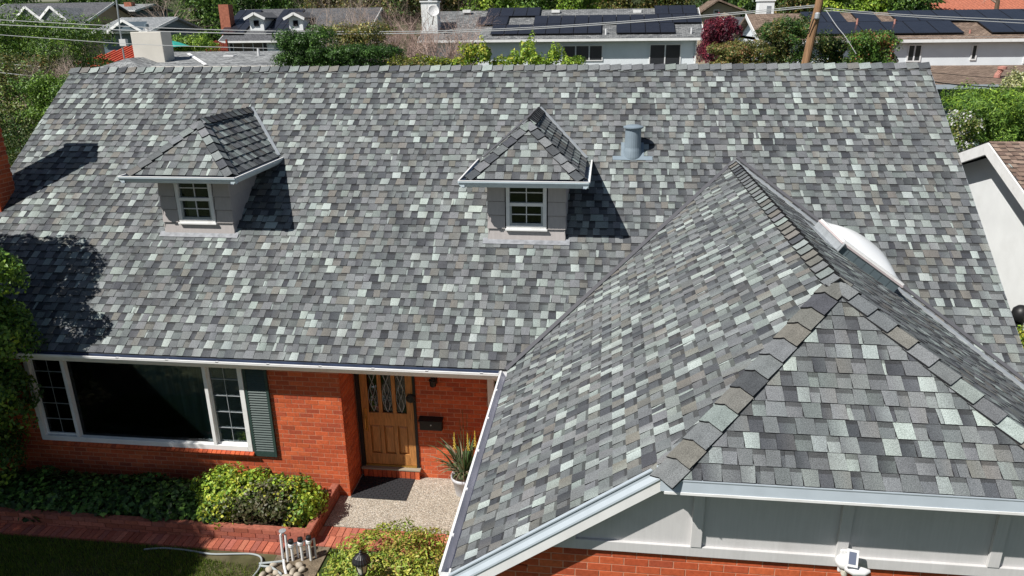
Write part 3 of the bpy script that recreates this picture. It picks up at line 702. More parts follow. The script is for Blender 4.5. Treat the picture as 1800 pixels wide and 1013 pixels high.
    for s in (-1, 1):
        xa, xb = sorted((xc+s*(hw-.01), xc+s*(ww+.03))); b.box((xa, yw-.03, ZE-.13), (xb, 3.2, ZE-.112))
    b.build('dormer_soffit', M_SIDE, Dm)
    # window
    x0, x1, z0, z1 = xc-.315, xc+.315, 1.545, 2.30; y0, y1 = yw-.045, yw+.06; f = .055
    b = MB(); b.box((x0, y0, z0), (x0+f, y1, z1)); b.box((x1-f, y0, z0), (x1, y1, z1)); b.box((x0+f, y0, z0), (x1-f, y1, z0+f)); b.box((x0+f, y0, z1-.03), (x1-f, y1, z1)); zm = 1.93
    b.box((x0+f, y0+.008, zm-.025), (x1-f, y1, zm+.025)); b.box((x0-.015, y0-.02, z0-.03), (x1+.015, y1, z0-.001))
    b.build('dormer_window', M_WHITE, Dm, bevel=.003)
    b = MB(); b.box((x0+f, y0+.02, z0+f), (x0+f+.03, y0+.05, zm-.026)); b.box((x1-f-.03, y0+.02, z0+f), (x1-f, y0+.05, zm-.026)); b.box((x0+f+.03, y0+.02, z0+f), (x1-f-.03, y0+.05, z0+f+.03)); b.build('sash', M_METAL, Dm)
    b = MB()
    for (za, zb) in ((z0+f+.03, zm-.026), (zm+.026, z1-.031)):
        b.box((xc-.007, y0+.040, za), (xc+.007, y0+.054, zb)); m_ = (za+zb)/2; b.box((x0+f, y0+.0395, m_-.007), (x1-f, y0+.0535, m_+.007))
    b.build('muntin_grid', M_PVC, Dm)
    MB().box((x0+f, y0+.058, z0+f), (x1-f, y0+.063, zm-.026)).build('pane', M_GLASS, Dm); MB().box((x0+f, y0+.058, zm+.026), (x1-f, y0+.063, z1-.031)).build('pane', M_GLASS, Dm)
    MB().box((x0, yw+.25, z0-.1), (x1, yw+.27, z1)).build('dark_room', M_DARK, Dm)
    if k == 0: MB().box((x0+f+.03, yw+.12, z0+.05), (xc-.04, yw+.125, zm-.03)).build('blind', M_SILL, Dm)
    # apron flashing lying on the main roof
    b = MB(); s0 = (yw-.02)/CP; b.obox(V((xc, 0, 0)), V((1, 0, 0)), V((0, CP, SP)), V((0, -SP, CP)), (-ww-.10, ww+.09), (s0-.085, s0+.03), (.014, .020)); fixn(b.build('apron_flashing', mat('dull_lead', (.24, .25, .27), .6, .3, noise=(12, .25)), Dm))
    return Dm
dormer(-1.625, 0); dormer(3.815, 1)

# roof vent ---------------------------------------------------------
def vent():
    B = V((5.46, 3.42, 3.42*TM)); u, v, n = V((1, 0, 0)), V((0, CP, SP)), V((0, -SP, CP))
    b = MB(); b.obox(B, u, v, n, (-.33, .33), (-.19, -.10), (.014, .020)); b.obox(B, u, v, n, (-.19, .19), (-.10, .22), (.014, .021)); Vn = fixn(b.build('roof_vent', M_VENT, house))
    b = MB(); b.smooth = False; b.lathe(B+V((0, 0, -.16)), [(.165, 0), (.165, .10), (.15, .20), (.138, .25), (.132, .52), (.132, .56)], 24); fixn(b.build('vent_pipe', M_VENT, Vn))
    b = MB(); b.lathe(B+V((0, 0, .405)), [(.15, 0), (.168, .012), (.168, .03), (.10, .055), (.001, .065)], 24); fixn(b.build('vent_cap', M_VENT, Vn))
vent()
# skylight ----------------------------------------------------------
def skylight():
    # frame on the right-hand slope of the garage wing
    O = V((8.42, .90, (XE2-8.42)*TG)); u, v, n = V((0, 1, 0)), V((-cg, 0, sg)), V((sg, 0, cg)); hu, hv_ = .55, .48
    b = MB()
    for (a, c) in (((-hu, -hu+.05), (-hv_, hv_)), ((hu-.05, hu), (-hv_, hv_)), ((-hu+.05, hu-.05), (-hv_, -hv_+.05)), ((-hu+.05, hu-.05), (hv_-.05, hv_))): b.obox(O, u, v, n, a, c, (0, .12))
    Sk = fixn(b.build('skylight', M_METAL, house))
    b = MB(); b.obox(O, u, v, n, (-hu-.03, hu+.03), (-hv_-.03, hv_+.03), (.121, .145)); fixn(b.build('skylight_frame', mat('faded_pink_frame', (.48, .42, .42), .6), Sk))
    b = MB(); b.obox(O, u, v, n, (-hu-.02, hu+.02), (-hv_-.02, hv_+.02), (.146, .175)); fixn(b.build('skylight_rim', M_WHITE, Sk))
    b = MB(); b.smooth = True; N_ = 16; vs_ = []
    for i in range(N_+1):
        for j in range(N_+1):
            a, c = -1+2*i/N_, -1+2*j/N_; h = .16*((1-abs(a)**2.4)*(1-abs(c)**2.4))**.75; vs_.append(O+u*(a*(hu-.03))+v*(c*(hv_-.03))+n*(.176+h))
    b.add(vs_, [(i*(N_+1)+j, (i+1)*(N_+1)+j, (i+1)*(N_+1)+j+1, i*(N_+1)+j+1) for i in range(N_) for j in range(N_)]); fixn(b.build('skylight_dome', M_DOME, Sk))
    for k in range(7):
        s0 = -hv_+k*2*hv_/7; b = MB(); b.obox(O, u, v, n, (-hu-.014, -hu-.002), (s0+.006, s0+2*hv_/7+.012), (.005, .10+.006*(k % 2))); fixn(b.build('step_flashing', mat('slate_flashing', (.10, .13, .145), .5, .4), Sk))
    b = MB(); b.obox(O, u, v, n, (-hu-.06, hu+.06), (hv_+.002, hv_+.012), (.0, .15)); b.obox(O, u, v, n, (-hu-.06, hu+.06), (hv_+.012, hv_+.2), (.016, .022)); fixn(b.build('head_flashing', M_METAL, Sk))
skylight()

# ------------------------------------------------------------------ porch, planter, garden
def patio():
    b = MB(); b.box((1.0, -.52, ZG-.25), (4.0, YD+.01, ZG)); b.build('patio', M_PEB, kind='structure')
    b = MB(); b.box((1.25, -3.0, ZG-.25), (3.9, -.98, ZG-.10)); b.build('path', M_PEB, kind='structure')
patio()
PV = thing('brick_step', 'red brick edging step at the front of the pebble patio', 'step', (1.8, -.75, ZG-.1))
PVB = [(.42, .13, .08), (.36, .105, .065), (.47, .16, .10), (.33, .11, .08)]
MB().box((.62, -.965, ZG-.25), (2.9, -.53, ZG-.012)).build('mortar_bed', M_MORTAR, PV)
for r_ in range(2):
    for k in range(22):
        x = .66+.1*k+(.02 if r_ else 0)
        if x > 2.8 or (r_ == 0 and x < .98): continue
        y0, y1 = ((-.745, -.535) if r_ == 0 else (-.975, -.755))
        place_brick(PV, V((x+.046, (y0+y1)/2, ZG-.10)), V((1, 0, 0)), V((0, 1, 0)), V((0, 0, 1)), .09, y1-y0, .10+random.uniform(-.002, .003), jit(random.choice(PVB), .12), 'paver')
def planter():
    PL = thing('brick_planter', 'low red brick planter wall below the picture window', 'planter', (-1.5, -.6, ZG))
    fy = lambda x: -1.03+.03*(x+4)/5
    b = MB(); b.box((-4.6, -.99, ZG-.1), (.985, -.89, ZG+.222)); b.box((.885, -.89, ZG-.1), (.985, YW, ZG+.222)); W_ = b.build('planter_wall', mat('planter_brick', (.30, .10, .065), .9, noise=(20, .3)), PL)
    pb = [(.34, .115, .075), (.30, .095, .06), (.38, .13, .09), (.27, .10, .075)]
    for r_ in range(3):
        x = -4.6-(BL/2 if r_ % 2 else 0)
        while x < .97:
            x1_ = min(x+BL-BG, .99); place_brick(W_, V(((x+x1_)/2, -.99+.006, ZG+.036+r_*.074)), V((1, 0, 0)), V((0, 0, 1)), V((0, -1, 0)), x1_-x, .066, .014+random.uniform(-.002, .002), jit(random.choice(pb), .14)); x += BL
        y = -.98+(BL/2 if r_ % 2 else 0)
        while y < .15:
            place_brick(W_, V((.985-.006, y+BL/2, ZG+.036+r_*.074)), V((0, 1, 0)), V((0, 0, 1)), V((1, 0, 0)), BL-BG, .066, .013, jit(random.choice(pb), .1)); y += BL
    # soldier edging course along the lawn
    b = MB(); b.box((-4.6, -1.215, ZG-.15), (.60, -1.0, ZG+.012)); Eg = b.build('edging_bed', M_MORTAR, PL)
    k = 0; x = -4.6
    while x < .56:
        place_brick(Eg, V((x+.043, -1.112, ZG-.05)), V((1, 0, 0)), V((0, 1, 0)), V((0, 0, 1)), .084, .215, .082+random.uniform(-.003, .004), jit(random.choice(PVB), .14), 'edging_brick'); x += .0935
    MB().box((-4.6, -.80, ZG-.1), (.80, YW, ZG+.10)).build('planter_soil', M_SOIL, PL)
planter()
MB().box((.56, -3, ZG-.2), (1.26, -.98, ZG-.008)).build('garden_soil', mat('dry_soil', (.17, .135, .095), .95, .05, noise=(8, .35), bump=(40, .8, .02)), kind='structure')
MB().box((-6.5, -6, ZG-.2), (.57, -1.22, ZG-.004)).build('lawn', mat('lawn_soil', (.075, .070, .035), .95, .05, noise=(3, .4), wear=(2.2, (.16, .13, .085), .8)), kind='structure')

def leaf_mesh(name, pos, nrm, size, cols, m=M_LEAF, parent=None, aspect=.55, fold=.18, **k):
    n = len(pos); t = rng.normal(size=(n, 3)); nrm = nrm/np.linalg.norm(nrm, axis=1, keepdims=True)
    t -= nrm*(t*nrm).sum(1, keepdims=True); t /= np.linalg.norm(t, axis=1, keepdims=True); s = np.cross(nrm, t)
    sz = size*rng.uniform(.65, 1.3, (n, 1)); w_ = sz*aspect*.5
    v = np.empty((n, 4, 3)); v[:, 0] = pos-t*sz*.5; v[:, 1] = pos+s*w_+nrm*sz*fold*.5; v[:, 2] = pos+t*sz*.5; v[:, 3] = pos-s*w_+nrm*sz*fold*.5
    me = bpy.data.meshes.new(name); me.vertices.add(n*4); me.vertices.foreach_set('co', v.reshape(-1).astype(np.float32))
    tri = (np.arange(n)[:, None]*4+np.array([0, 1, 2, 0, 2, 3])).reshape(-1)
    me.loops.add(n*6); me.loops.foreach_set('vertex_index', tri.astype(np.int32)); me.polygons.add(n*2)
    me.polygons.foreach_set('loop_start', (np.arange(n*2)*3).astype(np.int32)); me.polygons.foreach_set('loop_total', np.full(n*2, 3, np.int32))
    ca = me.color_attributes.new('Col', 'FLOAT_COLOR', 'POINT'); c4 = np.ones((n, 4, 4), np.float32); c4[:, :, :3] = cols[:, None, :]; ca.data.foreach_set('color', c4.reshape(-1))
    me.materials.append(m); me.update(); me.validate(); o = bpy.data.objects.new(name, me); link(o, parent); return tag(o, **k)
def lump(d, seed, amp):
    r = np.random.default_rng(seed); out = np.zeros(len(d))
    for i in range(7):
        f = r.normal(size=3)*(2.2+i*.9); out += np.sin(d@f+r.uniform(0, 6.3))*amp/(1+i*.35)
    return out
def crown_points(blobs, n, seed, amp=.16, shell=.35):
    wts = np.array([(b[1][0]*b[1][1]+b[1][1]*b[1][2]+b[1][0]*b[1][2]) for b in blobs]); wts = wts/wts.sum()
    P, Nn = [], []
    for i, (c, r) in enumerate(blobs):
        k = max(8, int(n*wts[i])); d = rng.normal(size=(k, 3)); d /= np.linalg.norm(d, axis=1, keepdims=True)
        d[:, 2] = np.where(d[:, 2] < -.35, -d[:, 2]*.5, d[:, 2]); d /= np.linalg.norm(d, axis=1, keepdims=True)
        rad = 1+lump(d, seed*31+i, amp); rad *= 1-shell*rng.random(k)**1.7
        r = np.array(r); P.append(np.array(c)+d*rad[:, None]*r); Nn.append(d/r+rng.normal(size=(k, 3))*.55/r.mean())
    return np.concatenate(P), np.concatenate(Nn)
def palette_cols(P, pal, seed, clump=1.2, jitter=.22):
    pal = np.array(pal); r = np.random.default_rng(seed); f = sum(np.sin(P@(r.normal(size=3)*clump*(1+i))+r.uniform(0, 6)) for i in range(3))/3
    x = np.clip((f*.9+1)/2+rng.normal(size=len(P))*.2, 0, .999)*len(pal); c = pal[np.clip(x.astype(int), 0, len(pal)-1)]
    return np.clip(c*1.8*(1+rng.normal(size=(len(P), 1))*jitter), .003, .6)
def branches(mb, base, d, length, r, depth, spread=.55, n=3, k=4, gravity=0., stems=None):
    pts = [V(base)]; rs = [r]; dd = V(d).normalized(); seg = 4 if depth > 1 else 3
    for i in range(seg):
        dd = (dd+V((random.gauss(0, .12), random.gauss(0, .12), random.gauss(0, .08)-gravity))).normalized(); pts.append(pts[-1]+dd*length/seg); rs.append(r*(1-.55*(i+1)/seg))
    mb.tube(pts, rs, k, cap=False)
    if depth <= 0: return
    for i in range(n+random.randint(0, 1)):
        q = random.randint(1, seg); dn = (dd+V((random.gauss(0, spread), random.gauss(0, spread), random.gauss(.05, spread*.7)))).normalized()
        branches(mb, pts[q], dn, length*random.uniform(.5, .78), rs[q]*.62, depth-1, spread, n, 3, gravity)
def trunk(parent, base, top, r, m=M_BARK, limbs=4, name='trunk', crownr=1.):
    b = MB(); base, top = V(base), V(top); mid = base.lerp(top, .5)+V((random.gauss(0, .05), random.gauss(0, .05), 0))*(top-base).length*.4
    b.tube([base-V((0, 0, .1)), base.lerp(mid, .5), mid, top], [r*1.25, r, r*.85, r*.55], 8)
    for i in range(limbs):
        a = 6.28*i/limbs+random.uniform(-.4, .4); e = top+V((math.cos(a)*crownr*.55, math.sin(a)*crownr*.55, crownr*random.uniform(.2, .6))); b.tube([mid.lerp(top, random.uniform(.2, .9)), mid.lerp(e, .55)+V((0, 0, .1*crownr)), e], [r*.5, r*.35, r*.15], 5)
    return b.build(name, m, parent)
G_DARK = [(.014, .030, .008), (.022, .050, .012), (.034, .075, .016), (.05, .10, .022)]
G_MID = [(.025, .055, .012), (.045, .095, .018), (.075, .14, .025), (.11, .18, .03)]
G_LIME = [(.05, .09, .015), (.10, .17, .022), (.16, .24, .03), (.23, .30, .035)]
G_OLIVE = [(.04, .05, .015), (.075, .085, .022), (.11, .11, .03), (.14, .10, .035), (.05, .08, .02)]
G_YEL = [(.06, .10, .015), (.14, .19, .02), (.26, .27, .03), (.36, .33, .05), (.10, .16, .02)]
G_PURP = [(.022, .008, .012), (.045, .010, .018), (.08, .014, .025), (.13, .02, .03)]
def tree(name, label, cat, blobs, ground, n, size, pal, tr=.12, group=None, amp=.16, shell=.4, aspect=.55, clump=1.2, trunk_at=None, limbs=4, seed=None):
    seed = seed or random.randint(1, 9999); c = np.mean([b[0] for b in blobs], axis=0); base = trunk_at or (float(c[0]), float(c[1]), ground)
    T = thing(name, label, cat, base, group); zt = float(np.mean([b[0][2] for b in blobs])); R0 = float(np.mean([b[1][0] for b in blobs]))
    trunk(T, base, (float(c[0]), float(c[1]), max(zt, ground+.15)), tr, limbs=limbs, crownr=R0)
    P, Nn = crown_points(blobs, n, seed, amp, shell)
    leaf_mesh('crown', P, Nn, size, palette_cols(P, pal, seed, clump), parent=T, aspect=aspect); return T
def blobs_at(px0, px1, pt, pb, Y, k=3, depth=None, rag=False):
    """a handful of crown lobes filling the surveyed extent"""
    A, B = at(px0, pb, Y), at(px1, pt, Y); w_, h_ = (B.x-A.x), (B.z-A.z); out = []
    tiers = 2 if h_ > 1.25*w_/k and not rag else 1
    for t in range(tiers):
        for i in range(k):
            f = (i+.5)/k+random.uniform(-.06, .06); r = w_/k*random.uniform(.6, .82); hh = (h_/tiers)*(random.uniform(.20, .5) if rag else random.uniform(.46, .62))
            zc = A.z+hh if rag else A.z+h_*(t+.5)/tiers+random.uniform(-.08, .02)*h_
            if t == tiers-1 and not rag: zc = min(zc, B.z-hh*random.uniform(.8, 1.05))
            out.append(((A.x+w_*f, Y+random.uniform(-.4, .4)*r, zc), (r, (depth or r), hh)))
    if tiers == 2: out.append((((A.x+B.x)/2, Y, A.z+h_*.45), (w_*.40, (depth or w_*.4)*.85, h_*.47))); out.append((((A.x+B.x)/2-w_*.2, Y, A.z+h_*.5), (w_*.28, (depth or w_*.3)*.9, h_*.42)))
    return out

# ------------------------------------------------------------------ plants near the house
def near_plants():
    # ivy in the shaded planter
    T = thing('ivy_bed', 'shaded dark green ivy filling the planter below the picture window', 'ivy', (-2.4, -.4, ZG+.1))
    bl = [((x, -.46, ZG+.20), (.55, .47, .24+.05*math.sin(x*3))) for x in np.arange(-4.3, -.75, .5)]
    P, Nn = crown_points(bl, 9000, 3, .12, .3); Nn[:, 2] += 1.2; leaf_mesh('leaves', P, Nn, .085, palette_cols(P, G_MID[:3]+G_DARK, 4, 3), parent=T, aspect=.8)
    b = MB()
    for i in range(30): branches(b, (random.uniform(-4.4, -.8), random.uniform(-.75, 0), ZG+.1), (random.gauss(0, .4), random.gauss(0, .4), 1), .25, .006, 1)
    b.build('stems', M_BARK, T, kind='stuff')
    T = thing('planter_shrub', 'sunlit ivy covered shrub at the porch end of the planter', 'shrub', (0, -.4, ZG+.1))
    bl = [((-.55, -.42, ZG+.30), (.48, .47, .36)), ((-.05, -.40, ZG+.36), (.52, .52, .36)), ((.45, -.42, ZG+.33), (.45, .50, .36)), ((.70, -.50, ZG+.24), (.26, .42, .28)), ((-.75, -.15, ZG+.34), (.24, .25, .26))]
    P, Nn = crown_points(bl, 11000, 5, .13, .35); c = palette_cols(P, G_LIME[1:]+G_YEL[1:3]+G_MID[2:], 6, 2.5)
    mask = (np.sin(P[:, 0]*3.1+1)+np.sin(P[:, 1]*5)+rng.normal(size=len(P))*.4 + (P[:, 2]-ZG-.35)*2) > .9
    c[mask] = np.array([(.10, .105, .045), (.07, .085, .03), (.13, .115, .06)])[rng.integers(0, 3, mask.sum())]*rng.uniform(.6, 1.3, (mask.sum(), 1))
    leaf_mesh('crown', P, Nn, .055, c, parent=T, aspect=.7)
    b = MB()
    for i in range(14): branches(b, (random.uniform(-.7, .7), random.uniform(-.7, -.1), ZG+.05), (random.gauss(0, .4), random.gauss(0, .3), 1), .4, .012, 2)
    b.build('stems', M_BARK, T, kind='stuff')
    # low shrub in front of the porch
    T = thing('low_shrub', 'yellow green clipped shrub in front of the porch beside the lamp', 'shrub', (2.4, -1.5, ZG-.1))
    bl = [((2.2, -1.40, ZG+.18), (.68, .64, .40)), ((2.66, -1.45, ZG+.18), (.58, .62, .38)), ((1.85, -1.7, ZG+.06), (.42, .5, .33)), ((2.95, -1.75, ZG+.08), (.4, .5, .34)), ((2.4, -2.1, ZG+.1), (.7, .5, .36))]
    P, Nn = crown_points(bl, 12000, 8, .10, .3); Nn[:, 2] += .5; leaf_mesh('crown', P, Nn, .055, palette_cols(P, [(.08, .13, .02), (.13, .18, .025), (.19, .23, .035), (.25, .25, .045), (.10, .15, .02), (.22, .16, .05)], 9, 4), parent=T, aspect=.42)
    b = MB()
    for i in range(14): branches(b, (random.uniform(1.9, 2.9), random.uniform(-1.9, -1.2), ZG-.1), (random.gauss(0, .4), random.gauss(0, .3), 1), .35, .012, 2)
    b.build('stems', M_BARK, T, kind='stuff')
    # columnar tree at the left corner of the house
    T = thing('corner_tree', 'tall dense glossy green tree at the left front corner of the house', 'tree', (-5.3, -.45, ZG))
    bl = [((-4.45, -.40, .35), (1.22, .85, .85)), ((-4.10, -.32, 1.22), (.80, .62, .50)), ((-4.75, -.42, -.75), (1.22, .85, 1.0)), ((-5.0, -.45, -1.7), (1.0, .8, .9)), ((-5.25, .0, 2.45), (.95, .8, .9)), ((-5.9, -.3, 1.0), (1.3, 1.0, 1.5)), ((-6.2, -.2, 3.0), (1.0, .9, .95))]
    trunk(T, (-5.3, -.45, ZG), (-5.4, -.3, 2.0), .14, limbs=5)
    P, Nn = crown_points(bl, 80000, 11, .09, .35); leaf_mesh('crown', P, Nn, .078, palette_cols(P, G_DARK[2:]+G_MID+G_LIME[1:3], 12, 2.0), parent=T, aspect=.55)
    # street tree just outside the frame that shades the window and lawn
    T = thing('shade_tree', 'broad green tree on the lawn left of the view shading the window', 'tree', (-6.9, -4.5, ZG))
    trunk(T, (-6.9, -4.5, ZG), (-7.0, -4.5, 2.6), .2, limbs=6, crownr=2)
    bl = [((-7.0, -4.5, 3.73), (2.1, 2.1, 2.05)), ((-4.2, -4.25, 1.75), (.95, .95, .95)), ((-5.55, -4.4, 2.6), (1.3, 1.2, 1.2)), ((-8.6, -5.4, 2.6), (1.7, 1.6, 1.6)), ((-8.0, -4.5, 5.5), (1.4, 1.4, 1.2)), ((-8.3, -4.5, 7.0), (1.0, 1.0, 1.0))]
    P, Nn = crown_points(bl, 42000, 21, .06, .55); leaf_mesh('crown', P, Nn, .13, palette_cols(P, G_MID, 22), parent=T)
near_plants()
def grass():
    n = 42000; x = rng.uniform(-4.5, .55, n); y = rng.uniform(-2.6, -1.24, n); pn = np.sin(x*2.3+y*1.7)+np.sin(x*.9-y*3.1)+rng.normal(size=n)*.5
    bare = ((x-(.05))**2/.35+(y+1.32)**2/.02) < 1; keep = (~bare) & (pn > -1.6); x, y = x[keep], y[keep]; n = len(x)
    P = np.stack([x, y, np.full(n, ZG+.012)], 1); h = rng.uniform(.025, .055, n); a = rng.uniform(0, 6.28, n); lx = rng.normal(size=(n, 2))*.012
    v = np.empty((n, 3, 3)); dx = np.cos(a)*.004; dy = np.sin(a)*.004
    v[:, 0] = P+np.stack([dx, dy, -np.full(n, .012)], 1); v[:, 1] = P+np.stack([-dx, -dy, -np.full(n, .012)], 1); v[:, 2] = P+np.stack([lx[:, 0], lx[:, 1], h], 1)
    me = bpy.data.meshes.new('grass'); me.vertices.add(n*3); me.vertices.foreach_set('co', v.reshape(-1).astype(np.float32)); me.loops.add(n*3); me.loops.foreach_set('vertex_index', np.arange(n*3, dtype=np.int32)); me.polygons.add(n)
    me.polygons.foreach_set('loop_start', (np.arange(n)*3).astype(np.int32)); me.polygons.foreach_set('loop_total', np.full(n, 3, np.int32))
    pal = np.array([(.10, .17, .02), (.15, .23, .03), (.21, .26, .04), (.08, .14, .02)]); c = pal[rng.integers(0, 4, n)]*rng.uniform(.7, 1.3, (n, 1)); c4 = np.ones((n, 3, 4), np.float32); c4[:, :, :3] = c[:, None]
    ca = me.color_attributes.new('Col', 'FLOAT_COLOR', 'POINT'); ca.data.foreach_set('color', c4.reshape(-1)); me.materials.append(M_LEAF); me.update(); o = bpy.data.objects.new('grass', me); link(o)
    tag(o, 'short mown grass on the front lawn beside the planter', 'grass', kind='stuff')
grass()
def aloe():
    T = thing('potted_aloe', 'spiky aloe with yellow flower spikes in a pale grey pot by the porch wall', 'potted plant', (2.95, .50, ZG))
    c = V((2.95, .50, ZG)); b = MB(); b.smooth = True; b.lathe(c, [(.14, 0), (.145, .01), (.195, .27), (.205, .275), (.215, .30), (.215, .335), (.195, .335), (.19, .29), (.001, .285)], 28); b.build('pot', M_POT, T)
    b = MB(); b.lathe(c, [(.188, .286), (.16, .305), (.001, .31)], 16); b.build('potting_soil', M_SOIL, T)
    for i in range(110):
        a = random.uniform(0, 6.28); tilt = random.uniform(.08, 1.45); L = random.uniform(.32, .80); d = V((math.cos(a), math.sin(a), 0)); r0 = random.uniform(0, .10); p0 = c+d*r0+V((0, 0, .30)); ln = MB(); n = 6; pts = []; ws = []
        for k in range(n+1):
            t = k/n; th = tilt*(.35+.9*t*t if i % 3 else .4+.6*t); 
            if k: pts.append(pts[-1]+(d*math.sin(th)+V((0, 0, math.cos(th))))*L/n)
            else: pts.append(p0)
            ws.append((.030)*(1-t)**.75+.001)
        s = d.cross(V((0, 0, 1))); vs_ = []
        for k in range(n+1):
            up_ = V((0, 0, .3))-d*.3; vs_ += [pts[k]-s*ws[k], pts[k]-up_*ws[k]*.9, pts[k]+s*ws[k]]
        fs = []
        for k in range(n): o = k*3; fs += [(o, o+1, o+4, o+3), (o+1, o+2, o+5, o+4), (o+2, o, o+3, o+5)]
        col = jit(random.choice([(.10, .17, .06), (.14, .21, .09), (.17, .21, .10), (.40, .33, .24), (.09, .15, .06), (.22, .25, .14), (.12, .18, .08)]), .2)
        ln.add(vs_, fs, col); ln.build('leaf', M_LEAF, T)
    for i in range(36):
        a = random.uniform(0, 6.28); d = V((math.cos(a), math.sin(a), 0)); L = random.uniform(.35, .62); p = c+d*.05+V((0, 0, .32)); pts = [p.copy()]
        for k in range(7): th = .35+k*.27; p = p+(d*math.sin(th)+V((0, 0, math.cos(th))))*L/7; pts.append(p.copy())
        MB().tube(pts, [.009, .009, .008, .007, .006, .005, .003, .001], 3, col=jit(random.choice([(.42, .33, .24), (.36, .27, .19), (.20, .22, .12)]), .15)).build('leaf', M_LEAF, T)
    for (dx, dy, h) in ((-.13, -.02, 1.08), (.07, .03, 1.05), (.18, .05, 1.09), (0.0, .06, 1.45), (.06, .09, 1.36), (-.06, .1, 1.25)):
        y_ = h < 1.15; p = [c+V((dx*.3, dy*.3, .3)), c+V((dx*.7, dy, .3+(h-.3)*.5)), c+V((dx, dy, h))]; b = MB(); b.tube(p, [.007, .006, .004], 5); st = b.build('flower_stalk', mat('stalk', (.10, .09, .035), .8), T)
        if y_:
            fl = MB()
            for k in range(44):
                t = k/44; z = h-.27+.29*t; a = k*2.4; r = .030*(1-t*.75); e = c+V((dx+math.cos(a)*r, dy+math.sin(a)*r, z-.018)); s0 = c+V((dx, dy, z)); fl.tube([s0, e], [.006, .005*(1.2-t)], 4)
            fl.build('flower_spike', mat('aloe_flower', (.55, .40, .06), .6), T)
aloe()
def doormat():
    T = thing('doormat', 'black rubber doormat with raised brick pattern before the front door', 'doormat', (1.62, .5, ZG))
    MB().box((1.18, .19, ZG+.002), (2.07, .80, ZG+.010)).build('mat_base', M_RUBBER, T, bevel=.002)
    b = MB()
    for r_ in range(12):
        for k in range(10):
            x0 = 1.20+.086*k+(.04 if r_ % 2 else 0); y0 = .205+.049*r_
            if x0+.075 > 2.055: continue
            b.box((x0, y0, ZG+.0095), (x0+.075, y0+.040, ZG+.016))
    b.build('tread', M_RUBBER, T, kind='stuff')
doormat()
def mailbox():
    T = thing('mailbox', 'black wall mounted mailbox right of the front door', 'mailbox', (2.38, YD, -1.4))
    x0, x1, z0, z1 = 2.19, 2.58, -1.50, -1.30; y1 = YD-.002; b = MB(); b.box((x0+.015, y1-.09, z0), (x1-.015, y1, z1-.03)); b.build('box', M_BLACK, T, bevel=.006)
    b = MB(); b.prism([(x0, y1, z1), (x1, y1, z1), (x1, y1-.11, z1-.035), (x0, y1-.11, z1-.035)], [(x0, y1, z1+.008), (x1, y1, z1+.008), (x1, y1-.11, z1-.025), (x0, y1-.11, z1-.025)]); fixn(b.build('lid', M_BLACK, T))
    b = MB(); b.lathe((2.39, y1-.091, -1.40), [(.012, 0), (.012, .008), (.001, .01)], 10, V((0, -1, 0))); b.build('lock', M_METAL, T)
mailbox()
def porch_lamp():
    T = thing('porch_light', 'small dark porch light under the eave right of the front door', 'lamp', (2.46, YD, -.66)); y = YD-.002
    b = MB(); b.box((2.41, y-.02, -.70), (2.51, y, -.58)); b.build('back_plate', M_BLACK, T); b = MB(); b.lathe((2.46, y-.09, -.72), [(.03, 0), (.05, .02), (.055, .10), (.07, .12), (.03, .15), (.005, .16)], 12); b.build('lantern', M_BLACK, T)
    b = MB(); b.tube([(2.46, y-.01, -.60), (2.46, y-.09, -.575)], .008); b.build('arm', M_BLACK, T)
porch_lamp()
def solar_light():
    p = V((7.075, YGW-.03, .42)); T = thing('solar_light', 'white solar security light on the garage gable batten', 'lamp', p)
    b = MB(); b.box((p.x-.05, p.y-.02, p.z-.16), (p.x+.05, p.y+.006, p.z+.06)); b.build('wall_plate', M_PVC, T, bevel=.008)
    b = MB(); b.smooth = True; b.lathe(p+V((-.01, -.02, -.115)), [(.02, 0), (.06, .03), (.075, .07), (.06, .11), (.03, .13)], 16); b.build('housing', M_PVC, T)
    b = MB(); b.smooth = True; q0 = p+V((0, -.06, -.06)); b.tube([q0, q0+V((.05, -.04, -.01)), q0+V((.12, -.06, .0)), q0+V((.16, -.07, .02))], [.045, .045, .035, .012], 10); b.build('lamp_head', M_PVC, T)
    u, v = V((1, -.15, -.05)).normalized(), V((.10, .42, .90)).normalized(); n = u.cross(v); O = p+V((.015, -.10, .055))
    b = MB(); b.obox(O, u, v, n, (-.045, .045), (-.07, .07), (0, .014)); Pn = fixn(b.build('panel_frame', M_PVC, T)); b = MB(); b.obox(O, u, v, n, (-.028, .028), (-.050, .050), (.0145, .016)); fixn(b.build('solar_cell', mat('solar_cell', (.13, .15, .21), .3, .5), Pn))
    b = MB(); b.tube([p+V((0, -.02, .02)), p+V((.01, -.08, .05)), O], .009); b.build('arm', M_PVC, T)
    b = MB(); b.lathe(p+V((-.01, -.05, -.17)), [(.018, 0), (.026, .02), (.026, .06)], 12); b.build('sensor', M_LAMPG, T)
solar_light()
